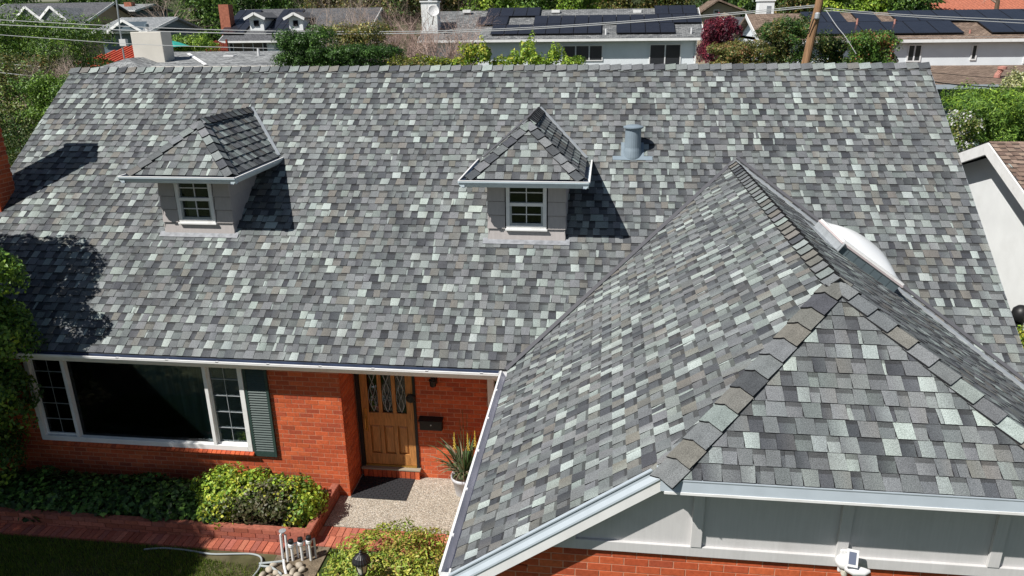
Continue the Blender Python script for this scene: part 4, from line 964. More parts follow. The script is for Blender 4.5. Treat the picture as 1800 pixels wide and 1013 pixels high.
def lamp_post():
    p = V((2.13, -2.08, ZG)); T = thing('garden_lamp', 'black garden lamp post in front of the low shrub', 'lamp', p); z = -1.70
    b = MB(); b.tube([p-V((0, 0, .1)), V((p.x, p.y, z-.19))], .022, 10); b.build('post', M_BLACK, T)
    b = MB(); b.lathe((p.x, p.y, z-.19), [(.055, 0), (.06, .02), (.05, .03)], 14); b.build('collar', M_BLACK, T)
    b = MB(); b.lathe((p.x, p.y, z-.16), [(.05, 0), (.075, .14)], 14); b.build('lamp_glass', M_LAMPG, T)
    for k in range(4):
        a = .4+k*math.pi/2; MB().tube([(p.x+.055*math.cos(a), p.y+.055*math.sin(a), z-.165), (p.x+.083*math.cos(a), p.y+.083*math.sin(a), z-.01)], .007, 4).build('cage_bar', M_BLACK, T)
    b = MB(); k = 40; prof = [(.118, 0), (.113, .03), (.085, .075), (.045, .105), (.03, .115), (.03, .125), (.015, .14), (.018, .155), (.003, .165)]
    b.lathe((p.x, p.y, z-.01), prof, k)
    for i, (r, h) in enumerate(prof[:4]):
        for j in range(0, k, 2): idx = i*k+j; q = V(b.v[idx]); q2 = V((p.x, p.y, q.z)); b.v[idx] = tuple(q2+(q-q2)*.94)
    b.build('lamp_cap', M_BLACK, T)
lamp_post()
def irrigation():
    spots = [(.84, -1.30, .27, 'left'), (.97, -1.28, .30, 'middle'), (1.09, -1.27, .33, 'right')]
    for i, (x, y, h, nmz) in enumerate(spots):
        T = thing('irrigation_valve', f'white plastic irrigation valve by the planter corner, {nmz} one of three', 'valve', (x, y, ZG-.05), 'irrigation valves by the planter')
        b = MB(); b.tube([(x, y, ZG-.1), (x, y, ZG+h)], .02, 10); b.tube([(x, y, ZG+h-.02), (x+.05, y+.06, ZG+h-.02), (x+.05, y+.06, ZG-.1)], .016, 8); b.build('pipe', M_PVC, T)
        b = MB(); b.lathe((x, y, ZG+h-.06), [(.03, 0), (.042, .02), (.042, .06), (.03, .07)], 12); b.build('valve_body', M_PVC, T)
        b = MB(); b.lathe((x, y, ZG+h+.011), [(.036, 0), (.04, .01), (.036, .05), (.012, .06)], 12); b.build('cap', M_BLACK, T)
    T = thing('pvc_riser', 'tall white plastic riser pipe left of the irrigation valves', 'pipe', (.70, -1.30, ZG-.05))
    MB().tube([(.70, -1.32, ZG-.1), (.70, -1.29, ZG+.40), (.735, -1.29, ZG+.45), (.77, -1.29, ZG+.40), (.775, -1.33, ZG-.08)], .018, 10).build('pipe', M_PVC, T)
    b = MB(); b.lathe((.735, -1.29, ZG+.466), [(.05, 0), (.05, .008), (.01, .012)], 14); b.build('wheel_handle', M_METAL, T)
    T = thing('irrigation_pipe', 'grey irrigation pipes lying on the stones by the valves', 'pipe', (.7, -1.5, ZG))
    MB().tube([(.42, -1.46, ZG+.03), (.60, -1.44, ZG+.05), (.74, -1.40, ZG+.05)], .016, 8).build('pipe', M_HOSE, T); MB().tube([(.44, -1.50, ZG+.03), (.62, -1.52, ZG+.04), (.80, -1.62, ZG+.03), (.86, -1.75, ZG+.02)], .016, 8).build('pipe', M_HOSE, T); MB().tube([(.74, -1.38, ZG+.05), (.80, -1.50, ZG+.05), (.90, -1.66, ZG+.02)], .018, 8).build('pipe', M_PVC, T)
    pts = [(-1.36, -1.34, ZG+.02), (-1.1, -1.285, ZG+.02), (-.75, -1.29, ZG+.02), (-.35, -1.33, ZG+.02), (.0, -1.29, ZG+.02), (.22, -1.27, ZG+.02), (.38, -1.33, ZG+.03), (.45, -1.47, ZG+.03), (.45, -1.65, ZG+.02), (.40, -1.9, ZG+.02)]
    fine = []
    for i in range(len(pts)-1):
        p0, p1, p2, p3 = (V(pts[max(i-1, 0)]), V(pts[i]), V(pts[i+1]), V(pts[min(i+2, len(pts)-1)]))
        for k in range(5):
            t = k/5; fine.append(.5*((2*p1)+(p2-p0)*t+(2*p0-5*p1+4*p2-p3)*t*t+(-p0+3*p1-3*p2+p3)*t**3))
    fine.append(V(pts[-1])); tag(MB().tube(fine, .013, 8).build('garden_hose', M_HOSE), 'grey garden hose lying along the lawn edge by the planter', 'hose')
    import bmesh
    st = [(.60, -1.55), (.72, -1.60), (.55, -1.66), (.86, -1.47), (.98, -1.42), (.94, -1.56), (.66, -1.72), (.80, -1.70), (1.05, -1.50), (.62, -1.45), (.90, -1.66), (1.03, -1.62)]
    words = ['nearest the hose', 'in the middle of the stones', 'at the lawn side', 'behind the middle valve', 'under the right valve', 'beside the path', 'at the frame edge', 'below the crossing pipes', 'touching the brick step', 'behind the hose bend', 'under the white pipe', 'at the path corner']
    for i, (x, y) in enumerate(st):
        bm = bmesh.new(); bmesh.ops.create_icosphere(bm, subdivisions=2, radius=1)
        sx, sy, sz = random.uniform(.045, .075), random.uniform(.04, .065), random.uniform(.03, .045)
        for v in bm.verts:
            k = 1+.12*math.sin(v.co.x*3+i)+.1*math.sin(v.co.y*4+i*2); v.co = V((v.co.x*sx*k, v.co.y*sy*k, v.co.z*sz))
        me = bpy.data.meshes.new('river_stone'); bm.to_mesh(me); bm.free(); me.materials.append(M_STONE); me.polygons.foreach_set('use_smooth', [True]*len(me.polygons))
        o = bpy.data.objects.new('river_stone', me); o.location = (x, y, ZG+.02); o.rotation_euler.z = random.uniform(0, 3); link(o); tag(o, f'rounded tan river stone {words[i]}', 'stone', 'river stones by the irrigation valves')
irrigation()

# the bricks: the 300 that show largest are pieces of their own, the rest one field per wall
ALLB.sort(key=lambda t: -t[9])
fields = {}
for i, (par, O, u, v, n, l, h, d, c, sc) in enumerate(ALLB):
    if i < 300 and sc > 0: place_brick(par, O, u, v, n, l, h, d, c)
    else: fields.setdefault(par.name, (par, MB()))[1].obox(O, u, v, n, (-l/2, l/2), (-h/2, h/2), (0, d), c)
for par, mb in fields.values(): mb.build('brick_field', M_BR, par, kind='stuff')

# ------------------------------------------------------------------ neighbours
def window(parent, x0, x1, z0, z1, y, m=M_PVC, panes=2, name='window'):
    f = .06; b = MB(); b.box((x0, y-.05, z0), (x0+f, y+.02, z1)); b.box((x1-f, y-.05, z0), (x1, y+.02, z1)); b.box((x0+f, y-.05, z0), (x1-f, y+.02, z0+f)); b.box((x0+f, y-.05, z1-f), (x1-f, y+.02, z1))
    for k in range(1, panes): xm = x0+(x1-x0)*k/panes; b.box((xm-.03, y-.045, z0+f), (xm+.03, y+.02, z1-f))
    W = b.build(name, m, parent)
    for k in range(panes):
        a, c = x0+(x1-x0)*k/panes+.04, x0+(x1-x0)*(k+1)/panes-.04; MB().box((a, y-.022, z0+f), (c, y-.012, z1-f)).build('pane', mat('far_pane', (.03, .032, .036), .15, .5), W)
    return W
def gable_house(name, label, x0, x1, ye, yr_, ze, zr_, zg, wall, roof, wallin=.5, trim=M_WHITE, sidein=.4, gut=M_WHITE):
    H = thing(name, label, 'house', ((x0+x1)/2, yr_, zg)); yb = 2*yr_-ye; t = .14
    b = MB(); b.box((x0+sidein, ye+wallin, zg-.5), (x1-sidein, yb-wallin, ze-.02+.1)); b.build('wall', wall, H)
    b = MB(); zw = ze+(zr_-ze)*(wallin/(yr_-ye))
    for xa in (x0+sidein, x1-sidein-.15): b = MB(); b.prism([(xa, ye+wallin, zw-.15), (xa, yb-wallin, zw-.15), (xa, yr_, zr_-.16)], [(xa+.15, ye+wallin, zw-.15), (xa+.15, yb-wallin, zw-.15), (xa+.15, yr_, zr_-.16)]); fixn(b.build('gable_wall', wall, H))
    b = MB(); b.prism([(x0, ye, ze-t), (x0, yr_, zr_-t), (x1, yr_, zr_-t), (x1, ye, ze-t)], [(x0, ye, ze), (x0, yr_, zr_), (x1, yr_, zr_), (x1, ye, ze)])
    b.prism([(x0, yr_+.003, zr_-t), (x0, yb, ze-t), (x1, yb, ze-t), (x1, yr_+.003, zr_-t)], [(x0, yr_+.003, zr_), (x0, yb, ze), (x1, yb, ze), (x1, yr_+.003, zr_)]); R_ = fixn(b.build('roof', roof, H))
    b = MB(); b.box((x0-.02, ye-.12, ze-.16), (x1+.02, ye-.004, ze-.02)); b.build('gutter', gut, H)
    for x in (x0-.04, x1): 
        b = MB(); d = (V((0, yr_, zr_))-V((0, ye, ze))); L_ = d.length; d.normalize(); b.obox(V((x, ye, ze)), d, V((0, -d.z, d.y)), V((1, 0, 0)), (0, L_), (-.18, .01), (0, .04)); fixn(b.build('rake_board', trim, H))
    return H, R_, (lambda px, py: None)
def solar(H, ye, ze, yr_, zr_, rows, tilt_x=0):
    """rows: list of (v0, v1, [(x0, x1, n), ...]) along the roof slope, v in 0..1"""
    d = V((0, yr_-ye, zr_-ze)); L_ = d.length; d.normalize(); n = V((0, -d.z, d.y))
    for (v0, v1, gs) in rows:
        for (xa, xb, k) in gs:
            w_ = (xb-xa)/k
            for i in range(k):
                b = MB(); O = V((xa+w_*i, ye, ze)); b.obox(O, V((1, 0, 0)), d, n, (.012, w_-.012), (v0*L_+.012, v1*L_-.012), (.08, .12)); P = fixn(b.build('solar_panel', M_SFRAME, H))
                b = MB(); b.obox(O, V((1, 0, 0)), d, n, (.03, w_-.03), (v0*L_+.03, v1*L_-.03), (.1205, .124)); fixn(b.build('panel_glass', M_SOLAR, P))

def neighbours():
    # --- white two-storey house with solar roof, middle of the background
    Y0 = 36; e = at(1000, 68, Y0); r = at(1000, 17, 40.2); xl, xr = at(735, 68, Y0).x, at(1238, 68, Y0).x
    H, R_, _ = gable_house('solar_house', 'white stucco house with black solar panels across its grey roof, behind the ridge middle', xl, xr, Y0, 40.2, e.z, r.z, ZG, M_STUCB, M_RGREY2, wallin=.42)
    X = lambda px, py=45, Y=38: at(px, py, Y).x
    def rg(a, c): 
        return (X(a), X(c), max(1, round((c-a)/24)))
    solar(H, Y0, e.z, 40.2, r.z, [(.72, 1.03, [rg(850, 946), rg(1152, 1228)]), (.42, .72, [rg(838, 892), rg(938, 1232)]), (.10, .42, [rg(868, 1058), rg(1083, 1184)])])
    yw = Y0+.42
    for (a, c, t, bt, p) in ((988, 1060, 79, 108, 3), (1140, 1198, 77, 118, 2)):
        A, B = at(a, bt, yw), at(c, t, yw); window(H, A.x, B.x, A.z, B.z, yw, panes=p)
    A = at(1224, 72, yw); MB().tube([(A.x, yw-.06, e.z-.15), (A.x, yw-.06, ZG)], .05, 6).build('downspout', M_WHITE, H)
    c0, c1 = at(743, 60, 37), at(768, 4, 37); b = MB(); b.box((c0.x, 36.9, ZG), (c1.x, 37.8, c1.z)); Ck = b.build('chimney', M_STUC, H); MB().box((c0.x-.06, 36.84, c1.z), (c1.x+.06, 37.86, c1.z+.08)).build('chimney_cap', M_STUC, Ck); MB().tube([((c0.x+c1.x)/2, 37.3, c1.z), ((c0.x+c1.x)/2, 37.3, c1.z+.5)], .12, 10).build('flue', M_METAL, Ck)
    for px in (821, 977, 1120):
        p = at(px, 21, 39.7); MB().box((p.x-.25, 39.55, p.z-.05), (p.x+.25, 39.8, p.z+.12)).build('ridge_vent', M_WHITE, H)
    for px, py in ((1065, 62), (1215, 60)):
        p = at(px, py, 36.5); MB().tube([(p.x, 36.5, p.z-.1), (p.x, 36.5, p.z+.35)], .05, 8).build('vent_pipe', M_PVC, H)
    T = thing('satellite_dish', 'round white satellite dish beside the white background chimney', 'dish', at(760, 40, 36.5)); c = at(762, 20, 36.5)
    b = MB(); b.smooth = True; ax = V((.25, -.9, .35)); b.lathe(c, [(.001, 0), (.18, .02), (.30, .07), (.34, .11), (.30, .085), (.18, .035), (.002, .012)], 20, ax); fixn(b.build('reflector', M_PVC, T))
    MB().tube([c, c+V((-.05, .1, -.35)), at(760, 44, 36.6)], .03, 6).build('mast', M_BLACK, T); MB().tube([c+V((-.1, -.05, -.3)), c+V((-.25, -.5, -.05))], .015, 5).build('feed_arm', M_BLACK, T)
    # --- house on the right with solar roof and a lower brown roof
    Y0 = 31; e = at(1600, 69, Y0); r = at(1600, 21, 35.5); xl, xr = at(1335, 70, Y0).x, 32.
    H, R_, _ = gable_house('brown_roof_house', 'pale stucco house with solar panels over brown shingles at the right', xl, xr, Y0, 35.5, e.z, r.z, ZG, M_STUCB, M_RBROWN, wallin=.27)
    XX = lambda px, py, Y: at(px, py, Y).x
    x_ = lambda px: XX(px, 45, 33.2)
    solar(H, Y0, e.z, 35.5, r.z, [(.55, .97, [(x_(1420), x_(1492), 2), (x_(1512), x_(1552), 1), (x_(1580), x_(1910), 8)]), (.12, .55, [(x_(1382), x_(1672), 7), (x_(1718), x_(1920), 5)])])
    yw = Y0+.27
    for (a, c, t, bt, p) in ((1592, 1622, 78, 109, 2), (1704, 1720, 78, 106, 1), (1797, 1840, 80, 112, 2)):
        A, B = at(a, bt, yw), at(c, t, yw); window(H, A.x, B.x, A.z, B.z, yw, panes=p)
    for px, py in ((1507, 37), (1573, 38), (1705, 57)):
        p = at(px, py, 33 if py < 50 else 31.8); MB().lathe((p.x, p.y, p.z-.3), [(.16, 0), (.14, .06), (.05, .1), (.045, .42)], 8).build('vent_pipe', M_COPPER, H)
    lo = at(1700, 148, 26.0); hi = at(1700, 114, 31.4)
    b = MB(); xa, xb = XX(1560, 148, 26), 34.; b.prism([(xa, 26, lo.z-.14), (xb, 26, lo.z-.14), (xb, 31.49, hi.z-.14), (xa, 31.49, hi.z-.14)], [(xa, 26, lo.z), (xb, 26, lo.z), (xb, 31.49, hi.z), (xa, 31.49, hi.z)]); LR = fixn(b.build('lower_roof', M_RBROWN, H))
    MB().box((xa, 25.9, lo.z-.2), (xb, 25.995, lo.z-.02)).build('gutter', M_PALE, H); MB().box((xa+.3, 26.5, ZG-.3), (xb, 31, lo.z-.1)).build('lower_wall', M_BLUEGREY, H)
    A, B = at(1697, 188, 26.5), at(1746, 160, 26.5); window(H, A.x, B.x, A.z, B.z, 26.5, panes=2)
    p = at(1752, 138, 27.6); b = MB(); b.tube([(p.x, p.y, p.z-.2), (p.x, p.y, p.z+.15), (p.x+.12, p.y, p.z+.38)], [.15, .13, .12], 10); b.lathe((p.x+.15, p.y, p.z+.40), [(.19, 0), (.19, .1), (.02, .14)], 12); b.box((p.x-.3, p.y-.3, p.z-.12), (p.x+.3, p.y+.2, p.z-.04)); b.build('roof_vent', M_COPPER, H)
    # --- grey roof with stucco chimney directly behind on the left
    e = at(350, 122, 18.5); r = at(350, 91, 22.5); xl, xr = at(196, 116, 18.5).x, at(545, 100, 21).x
    H, R_, _ = gable_house('grey_roof_house', 'low grey shingle roofed house with stucco chimney behind the ridge at left', xl, xr, 18.5, 22.5, e.z, r.z, ZG, M_CREAM, M_RGREY)
    pk = at(258, 101, 20.3); b = MB(); zz = at(258, 124, 17.2).z
    b.prism([(pk.x-2.3, 17.0, zz-.5), (pk.x+2.3, 17.0, zz-.5), (pk.x+2.3, 21.5, zz-.5), (pk.x-2.3, 21.5, zz-.5)], [(pk.x-.05, 19.0, pk.z+.02), (pk.x+.05, 19.0, pk.z+.02), (pk.x+.05, 21.5, pk.z+.02), (pk.x-.05, 21.5, pk.z+.02)]); fixn(b.build('cross_hip_roof', M_RGREY, H))
    c0, c1 = at(238, 112, 20), at(282, 56, 20); b = MB(); b.box((c0.x, 20, ZG), (c1.x, 20.75, c1.z)); Ck = b.build('chimney', M_CREAM, H, bevel=.02); p = at(257, 50, 20.3)
    MB().tube([(p.x, 20.35, c1.z-.02), (p.x, 20.35, c1.z+.16)], .06, 8).build('flue', M_PVC, Ck); MB().lathe((p.x, 20.35, c1.z+.16), [(.09, 0), (.09, .13), (.02, .15)], 10).build('flue_cap', M_BLUEGREY, Ck)
    A, B = at(331, 95, 21.8), at(362, 116, 19.2); strip(V((A.x, 21.8, r.z-.7*(r.z-e.z)/4+.03)), V((B.x, 19.2, r.z-3.3*(r.z-e.z)/4+.03)), .13, (0, -.2, 1), M_WHITE, 'roof_flashing', H, .02)
    for px, py in ((405, 98), (455, 97)):
        p = at(px, py, 21.4); MB().box((p.x-.22, 21.2, p.z-.12), (p.x+.22, 21.6, p.z+.02)).build('roof_vent', M_PVC, H) if px == 405 else MB().tube([(p.x, 21.4, p.z-.2), (p.x, 21.4, p.z+.28)], .05, 8).build('vent_pipe', M_PVC, H)
    # --- house with red barrel tile roof
    e = at(200, 112, 27.0); r = at(200, 79, 30.5); xl, xr = at(176, 95, 29).x, at(237, 95, 29).x+1.2
    b = thing('red_tile_house', 'low house with bright red barrel tile roof left of the stucco chimney', 'house', ((xl+xr)/2, 30, ZG))
    q = MB(); q.prism([(xl, 27, e.z-.15), (xr, 27, e.z-.15), (xr, 30.5, r.z-.15), (xl+1.2, 30.5, r.z-.15)], [(xl, 27, e.z), (xr, 27, e.z), (xr, 30.5, r.z), (xl+1.2, 30.5, r.z)]); fixn(q.build('roof', M_REDTILE, b))
    q = MB(); d = V((0, 3.5, r.z-e.z)); 
    k = 0
    while xl+.25*k < xr:
        x = xl+.25*k; f0 = 0; q.tube([V((x, 27, e.z+.01)), V((x+(1.2 if x < xl+1.2 else 0)*0, 30.5, r.z+.01))] if x > xl+1.2 else [V((x, 27, e.z+.01)), V((x, 27, e.z+.01))+d*max(.05, (x-xl)/1.2)], .08, 6); k += 1
    q.build('barrel_tiles', M_REDTILE, b, kind='stuff'); MB().box((xl+.4, 27.5, ZG), (xr-.3, 33, e.z+.05)).build('wall', M_CREAM, b)
    # --- blue grey garage house
    Y0 = 44; e = at(220, 55, Y0); r = at(220, 31, 48); xl, xr = at(160, 50, Y0).x, at(262, 50, Y0).x
    H, R_, _ = gable_house('blue_grey_house', 'blue grey house with garage door beyond the red tile roof', xl, xr, Y0, 48, e.z, r.z, ZG, M_BLUEGREY, M_RPALE)
    A, B = at(204, 84, Y0+.5), at(240, 59, Y0+.5); MB().box((A.x, Y0+.42, A.z), (B.x, Y0+.49, B.z)).build('garage_door', mat('dull_blue_door', (.16, .20, .22), .7), H)
    A, B = at(205, 55, Y0), at(240, 38, Y0); mx_ = (A.x+B.x)/2; q = MB(); q.prism([(A.x-.3, Y0-.3, e.z), (B.x+.3, Y0-.3, e.z), (mx_, Y0-.3, B.z)], [(A.x-.3, 47, e.z), (B.x+.3, 47, e.z), (mx_, 47, B.z)]); fixn(q.build('cross_gable', M_BLUEGREY, H))
    for sx, P0 in ((-1, A.x-.5), (1, B.x+.5)): strip(V((P0, Y0-.35, e.z-.05)), V((mx_, Y0-.35, B.z+.08)), .18, (sx*.3, -1, 0), M_WHITE, 'gable_trim', H, .06)
    A, B = at(184, 72, Y0+.5), at(196, 57, Y0+.5); window(H, A.x, B.x, A.z, B.z, Y0+.5, panes=1)
    # --- big dark roof top left
    Y0 = 52; e = at(70, 45, Y0); r = at(70, 6, 57); xl, xr = at(-60, 40, Y0).x, at(142, 40, Y0).x
    H, R_, _ = gable_house('dark_roof_house', 'long dark grey roofed house at the top left corner', xl, xr, Y0, 57, e.z, r.z, ZG, M_TAN, M_RDARK)
    for a, c in ((32, 80), (76, 122)):
        A, B = at(a, 30, Y0), at(c, 14, Y0); mx_ = (A.x+B.x)/2; q = MB(); q.prism([(A.x, Y0-.6, e.z+.3), (B.x, Y0-.6, e.z+.3), (mx_, Y0-.6, at(60, 14, Y0).z)], [(A.x, 56, e.z+.3), (B.x, 56, e.z+.3), (mx_, 56, at(60, 14, Y0).z)]); fixn(q.build('cross_gable', M_RPALE, H))
        for sx, P0 in ((-1, A.x-.1), (1, B.x+.1)): strip(V((P0, Y0-.66, e.z+.28)), V((mx_, Y0-.66, at(60, 13, Y0).z)), .2, (sx*.3, -1, 0), M_WHITE, 'gable_trim', H, .06)
    # --- far small house
    Y0 = 66; e = at(200, 18, Y0); r = at(200, 8, 69.5); xl, xr = at(158, 18, Y0).x, at(238, 18, Y0).x
    H, R_, _ = gable_house('far_grey_house', 'small far grey house with orange chimney at the top left', xl, xr, Y0, 69.5, e.z, r.z, ZG, M_BLUEGREY, M_RPALE)
    A, B = at(195, 29, Y0+.5), at(206, 21, Y0+.5); window(H, A.x, B.x, A.z, B.z, Y0+.5, panes=2); c = at(225, 12, 68); MB().box((c.x-.4, 68, c.z-2), (c.x+.4, 68.7, at(225, 4, 68).z)).build('chimney', M_TERRA, H)
    # --- white house with two dormers
    Y0 = 50; e = at(490, 71, Y0); r = at(490, 16, 55.5); xl, xr = at(384, 71, Y0).x, at(640, 71, Y0).x
    H, R_, _ = gable_house('dormer_house', 'white house with dark roof, two small dormers and solar panels', xl, xr, Y0, 55.5, e.z, r.z, ZG, M_STUC, M_RDARK, wallin=.28)
    x_ = lambda px: at(px, 45, 52.8).x
    solar(H, Y0, e.z, 55.5, r.z, [(.16, .55, [(x_(402), x_(444), 3), (x_(482), x_(520), 3)]), (.55, .94, [(x_(402), x_(444), 3), (x_(482), x_(520), 3)])])
    for a in (451, 520):
        A, B = at(a-11, 50, 51.6), at(a+11, 30, 51.6); q = MB(); q.box((A.x, 51.6, A.z-.4), (B.x, 54.6, B.z)); Dm = q.build('dormer', M_STUC, H)
        mx_ = (A.x+B.x)/2; pz = at(a, 25, 51.6).z; q = MB(); q.prism([(A.x, 51.6, B.z), (B.x, 51.6, B.z), (mx_, 51.6, pz-.08)], [(A.x, 54.9, B.z), (B.x, 54.9, B.z), (mx_, 54.9, pz-.08)]); fixn(q.build('dormer_gable', M_STUC, Dm))
        for sx, P0 in ((-1, A.x-.3), (1, B.x+.3)):
            q = MB(); P_, Q_ = V((P0, 51.3, B.z-.15)), V((mx_, 51.3, pz+.05)); q.profile([(0, 0), (3.6, 0), (3.6, .1), (0, .1)], P_, Q_, V((0, 1, 0)), V((0, 0, 1))); fixn(q.build('dormer_roof', M_RDARK, Dm)); strip(P_+V((0, -.02, 0)), Q_+V((0, -.02, 0)), .2, (0, -1, 0), M_WHITE, 'gable_trim', Dm, .05)
        wA, wB = at(a-4, 46, 51.55), at(a+3, 36, 51.55); MB().box((wA.x, 51.52, wA.z), (wB.x, 51.595, wB.z)).build('pane', M_DARK, Dm)
    A, B = at(405, 92, Y0+.28), at(470, 72, Y0+.28); window(H, at(411, 90, Y0+.28).x, at(464, 90, Y0+.28).x, A.z, B.z-.1, Y0+.28, panes=3); 
    for a, c in ((406, 411), (465, 470)): MB().box((at(a, 90, Y0+.28).x, Y0+.22, A.z), (at(c, 90, Y0+.28).x, Y0+.27, B.z-.1)).build('shutter', M_BLACK, H)
    c = at(396, 40, 52); MB().box((c.x-.42, 52, ZG), (c.x+.42, 52.8, at(396, 8, 52).z)).build('chimney', M_TERRA, H)
    A = at(487, 92, Y0+.28); MB().box((A.x, Y0+.20, A.z-.8), (A.x+.5, Y0+.27, at(487, 74, Y0+.28).z)).build('door', M_BLUEGREY, H)
    # --- house with white tall chimney right of the purple tree
    Y0 = 40; e = at(1310, 66, Y0); r = at(1310, 30, 44); xl, xr = at(1285, 60, Y0).x, at(1420, 60, Y0).x
    H, R_, _ = gable_house('grey_gable_house', 'grey roofed house with tall white panelled chimney behind the purple tree', xl, xr, Y0, 44, e.z, r.z, ZG, M_STUC, M_RDARK)
    c0, c1 = at(1329, 72, 39), at(1362, 2, 39); Ck = MB().box((c0.x, 39, ZG), (c1.x, 40, c1.z)).build('chimney', M_STUC, H); MB().box((c0.x-.06, 38.95, c1.z), (c1.x+.06, 40.05, c1.z+.1)).build('chimney_cap', M_STUC, Ck)
    for k in range(8):
        z = at(1350, 11+k*2.1, 39).z; MB().box(((c0.x+c1.x)/2, 38.97, z-.02), (c1.x-.18, 38.995, z+.02)).build('louvre', M_METAL, Ck)
    # --- tan gable house far right-centre
    Y0 = 62; pk = at(1262, 2, Y0); A, B = at(1236, 22, Y0), at(1302, 18, Y0); T = thing('tan_gable_house', 'small tan house with low front gable above the purple tree', 'house', (pk.x, 64, ZG))
    q = MB(); q.prism([(A.x, Y0, ZG), (B.x, Y0, ZG), (B.x, Y0, B.z), (pk.x, Y0, pk.z-.1), (A.x, Y0, A.z)], [(A.x, 70, ZG), (B.x, 70, ZG), (B.x, 70, B.z), (pk.x, 70, pk.z-.1), (A.x, 70, A.z)]); fixn(q.build('wall', M_TAN, T))
    for P0 in (A, B):
        q = MB(); q.profile([(0, 0), (8, 0), (8, .15), (0, .15)], V((P0.x+(-.4 if P0 is A else .4), Y0-.5, P0.z-.15)), V((pk.x, Y0-.5, pk.z)), V((0, 1, 0)), V((0, 0, 1))); fixn(q.build('roof', M_RBROWN, T))
    wA, wB = at(1254, 24, Y0), at(1264, 17, Y0); window(T, wA.x, wB.x, wA.z, wB.z, Y0-.02, panes=1)
    # --- red tile roof top right
    Y0 = 66; T = thing('clay_roof_house', 'house with orange clay tile roof at the top right corner', 'house', (at(1730, 10, Y0).x, 69, ZG))
    for (a, c, yt, yb_, Ya, Yb, in_) in ((1690, 1850, -14, 19, 66, 72, 0), (1630, 1690, 6, 19, 65, 68, .8)):
        A, B = at(a, yb_, Ya), at(c, yt, Yb); q = MB(); q.prism([(A.x, Ya, A.z-.2), (B.x, Ya, A.z-.2), (B.x, Yb, B.z-.2), (A.x+in_, Yb, B.z-.2)], [(A.x, Ya, A.z), (B.x, Ya, A.z), (B.x, Yb, B.z), (A.x+in_, Yb, B.z)]); fixn(q.build('roof', M_TERRA, T))
        q = MB(); x = A.x+in_+.2
        while x < B.x: q.tube([(x, Ya, A.z+.01), (x, Yb, B.z+.01)], .09, 5); x += .34
        q.build('barrel_tiles', M_TERRA, T, kind='stuff'); MB().box((A.x+.5, Ya+.5, ZG), (B.x, Yb+2, A.z-.1)).build('wall', M_CREAM, T)
    # --- next-door house on the right: its side gable faces our roof
    T = thing('next_door_house', 'white stucco next door house with brown shingle roof at the right edge', 'house', (15, 5, ZG))
    X0 = 12.35; pk = V((X0, 6.15, 2.24)); A = V((X0, 9.6, 1.03)); sl = (pk.z-A.z)/(A.y-pk.y); slf = (2.28-1.61)/(6.15-4.44); B = V((X0, 1.4, pk.z-slf*(pk.y-1.4)))
    q = MB(); q.prism([(X0+.32, B.y+.3, ZG), (X0+.32, A.y-.3, ZG), (X0+.32, A.y-.3, A.z+.0), (X0+.32, pk.y, pk.z-.16), (X0+.32, B.y+.3, B.z-.02)], [(20, B.y+.3, ZG), (20, A.y-.3, ZG), (20, A.y-.3, A.z), (20, pk.y, pk.z-.16), (20, B.y+.3, B.z-.02)]); fixn(q.build('wall', M_STUC, T))
    for P_, s in ((A, 1), (B, -1)):
        e2 = P_+V((0, s*.4, -.14)); q = MB(); q.profile([(.03, -.02), (8, -.02), (8, .05), (.03, .05)], e2, pk, V((1, 0, 0)), V((0, 0, 1))); R_ = fixn(q.build('roof', M_DECK, T))
        q = MB(); q.profile([(-.02, -.20), (.028, -.20), (.028, .03), (-.02, .03)], e2, pk, V((1, 0, 0)), V((0, 0, 1))); fixn(q.build('barge_board', M_WHITE, T))
        d = (pk-e2); L_ = d.length; d.normalize(); u = V((1, 0, 0)) if s < 0 else V((-1, 0, 0)); n = u.cross(d); global ROOF
        ROOF = [((.20, .14, .11), 3), ((.26, .19, .15), 3), ((.15, .105, .085), 2), ((.30, .22, .17), 1)]
        ps = []; o0 = e2+V((0, 0, .052)); shingle_plane(o0, u, d, n, [(0, 0), (5.5, 0), (5.5, L_), (0, L_)] if s < 0 else [(-5.5, 0), (0, 0), (0, L_), (-5.5, L_)], ps); ROOF = None
        join_pieces(ps, 'shingle_field', M_SH, R_, kind='stuff')
    p = on_x = V((12.32, 3.6, -.55)); T = thing('black_hooded_post', 'black hooded post of unknown use beside the white next door wall', 'lamp', (12.2, 3.55, ZG))  # guessed stand-in for an unidentified black object, not a known lamp
    q = MB(); q.tube([(12.2, 3.55, ZG), (12.2, 3.55, -.42)], [.06, .075], 10); q.build('post', M_BLACK, T); q = MB(); q.smooth = True; q.lathe((12.2, 3.55, -.42), [(.06, 0), (.12, .04), (.15, .14), (.13, .24), (.07, .30), (.01, .32)], 16); q.build('hood', M_BLACK, T)
    # --- garden odds behind
    c = at(300, 78, 34); T = thing('parasol', 'teal garden parasol behind the stucco chimney', 'parasol', (c.x, 34, ZG)); q = MB(); q.lathe((c.x, 34, c.z-.12), [(1.05, 0), (.55, .2), (.02, .34), (.01, .40)], 8); q.build('canopy', M_TEAL, T); MB().tube([(c.x, 34, ZG), (c.x, 34, c.z+.2)], .03, 6).build('pole', M_PVC, T)
    A, B = at(366, 95, 38), at(396, 71, 38); T = thing('garden_gate', 'dark red wooden garden gate beside the dormer house', 'gate', ((A.x+B.x)/2, 38, ZG)); n = 9; w_ = (B.x-A.x)/n
    for k in range(n): MB().box((A.x+w_*k+.01, 38, ZG), (A.x+w_*(k+1)-.01, 38.04, B.z-.05*abs(k-4))).build('board', M_REDWOOD, T)
    MB().box((A.x-.1, 37.98, A.z+.2), (B.x+.1, 38.06, A.z+.3)).build('rail', M_REDWOOD, T)
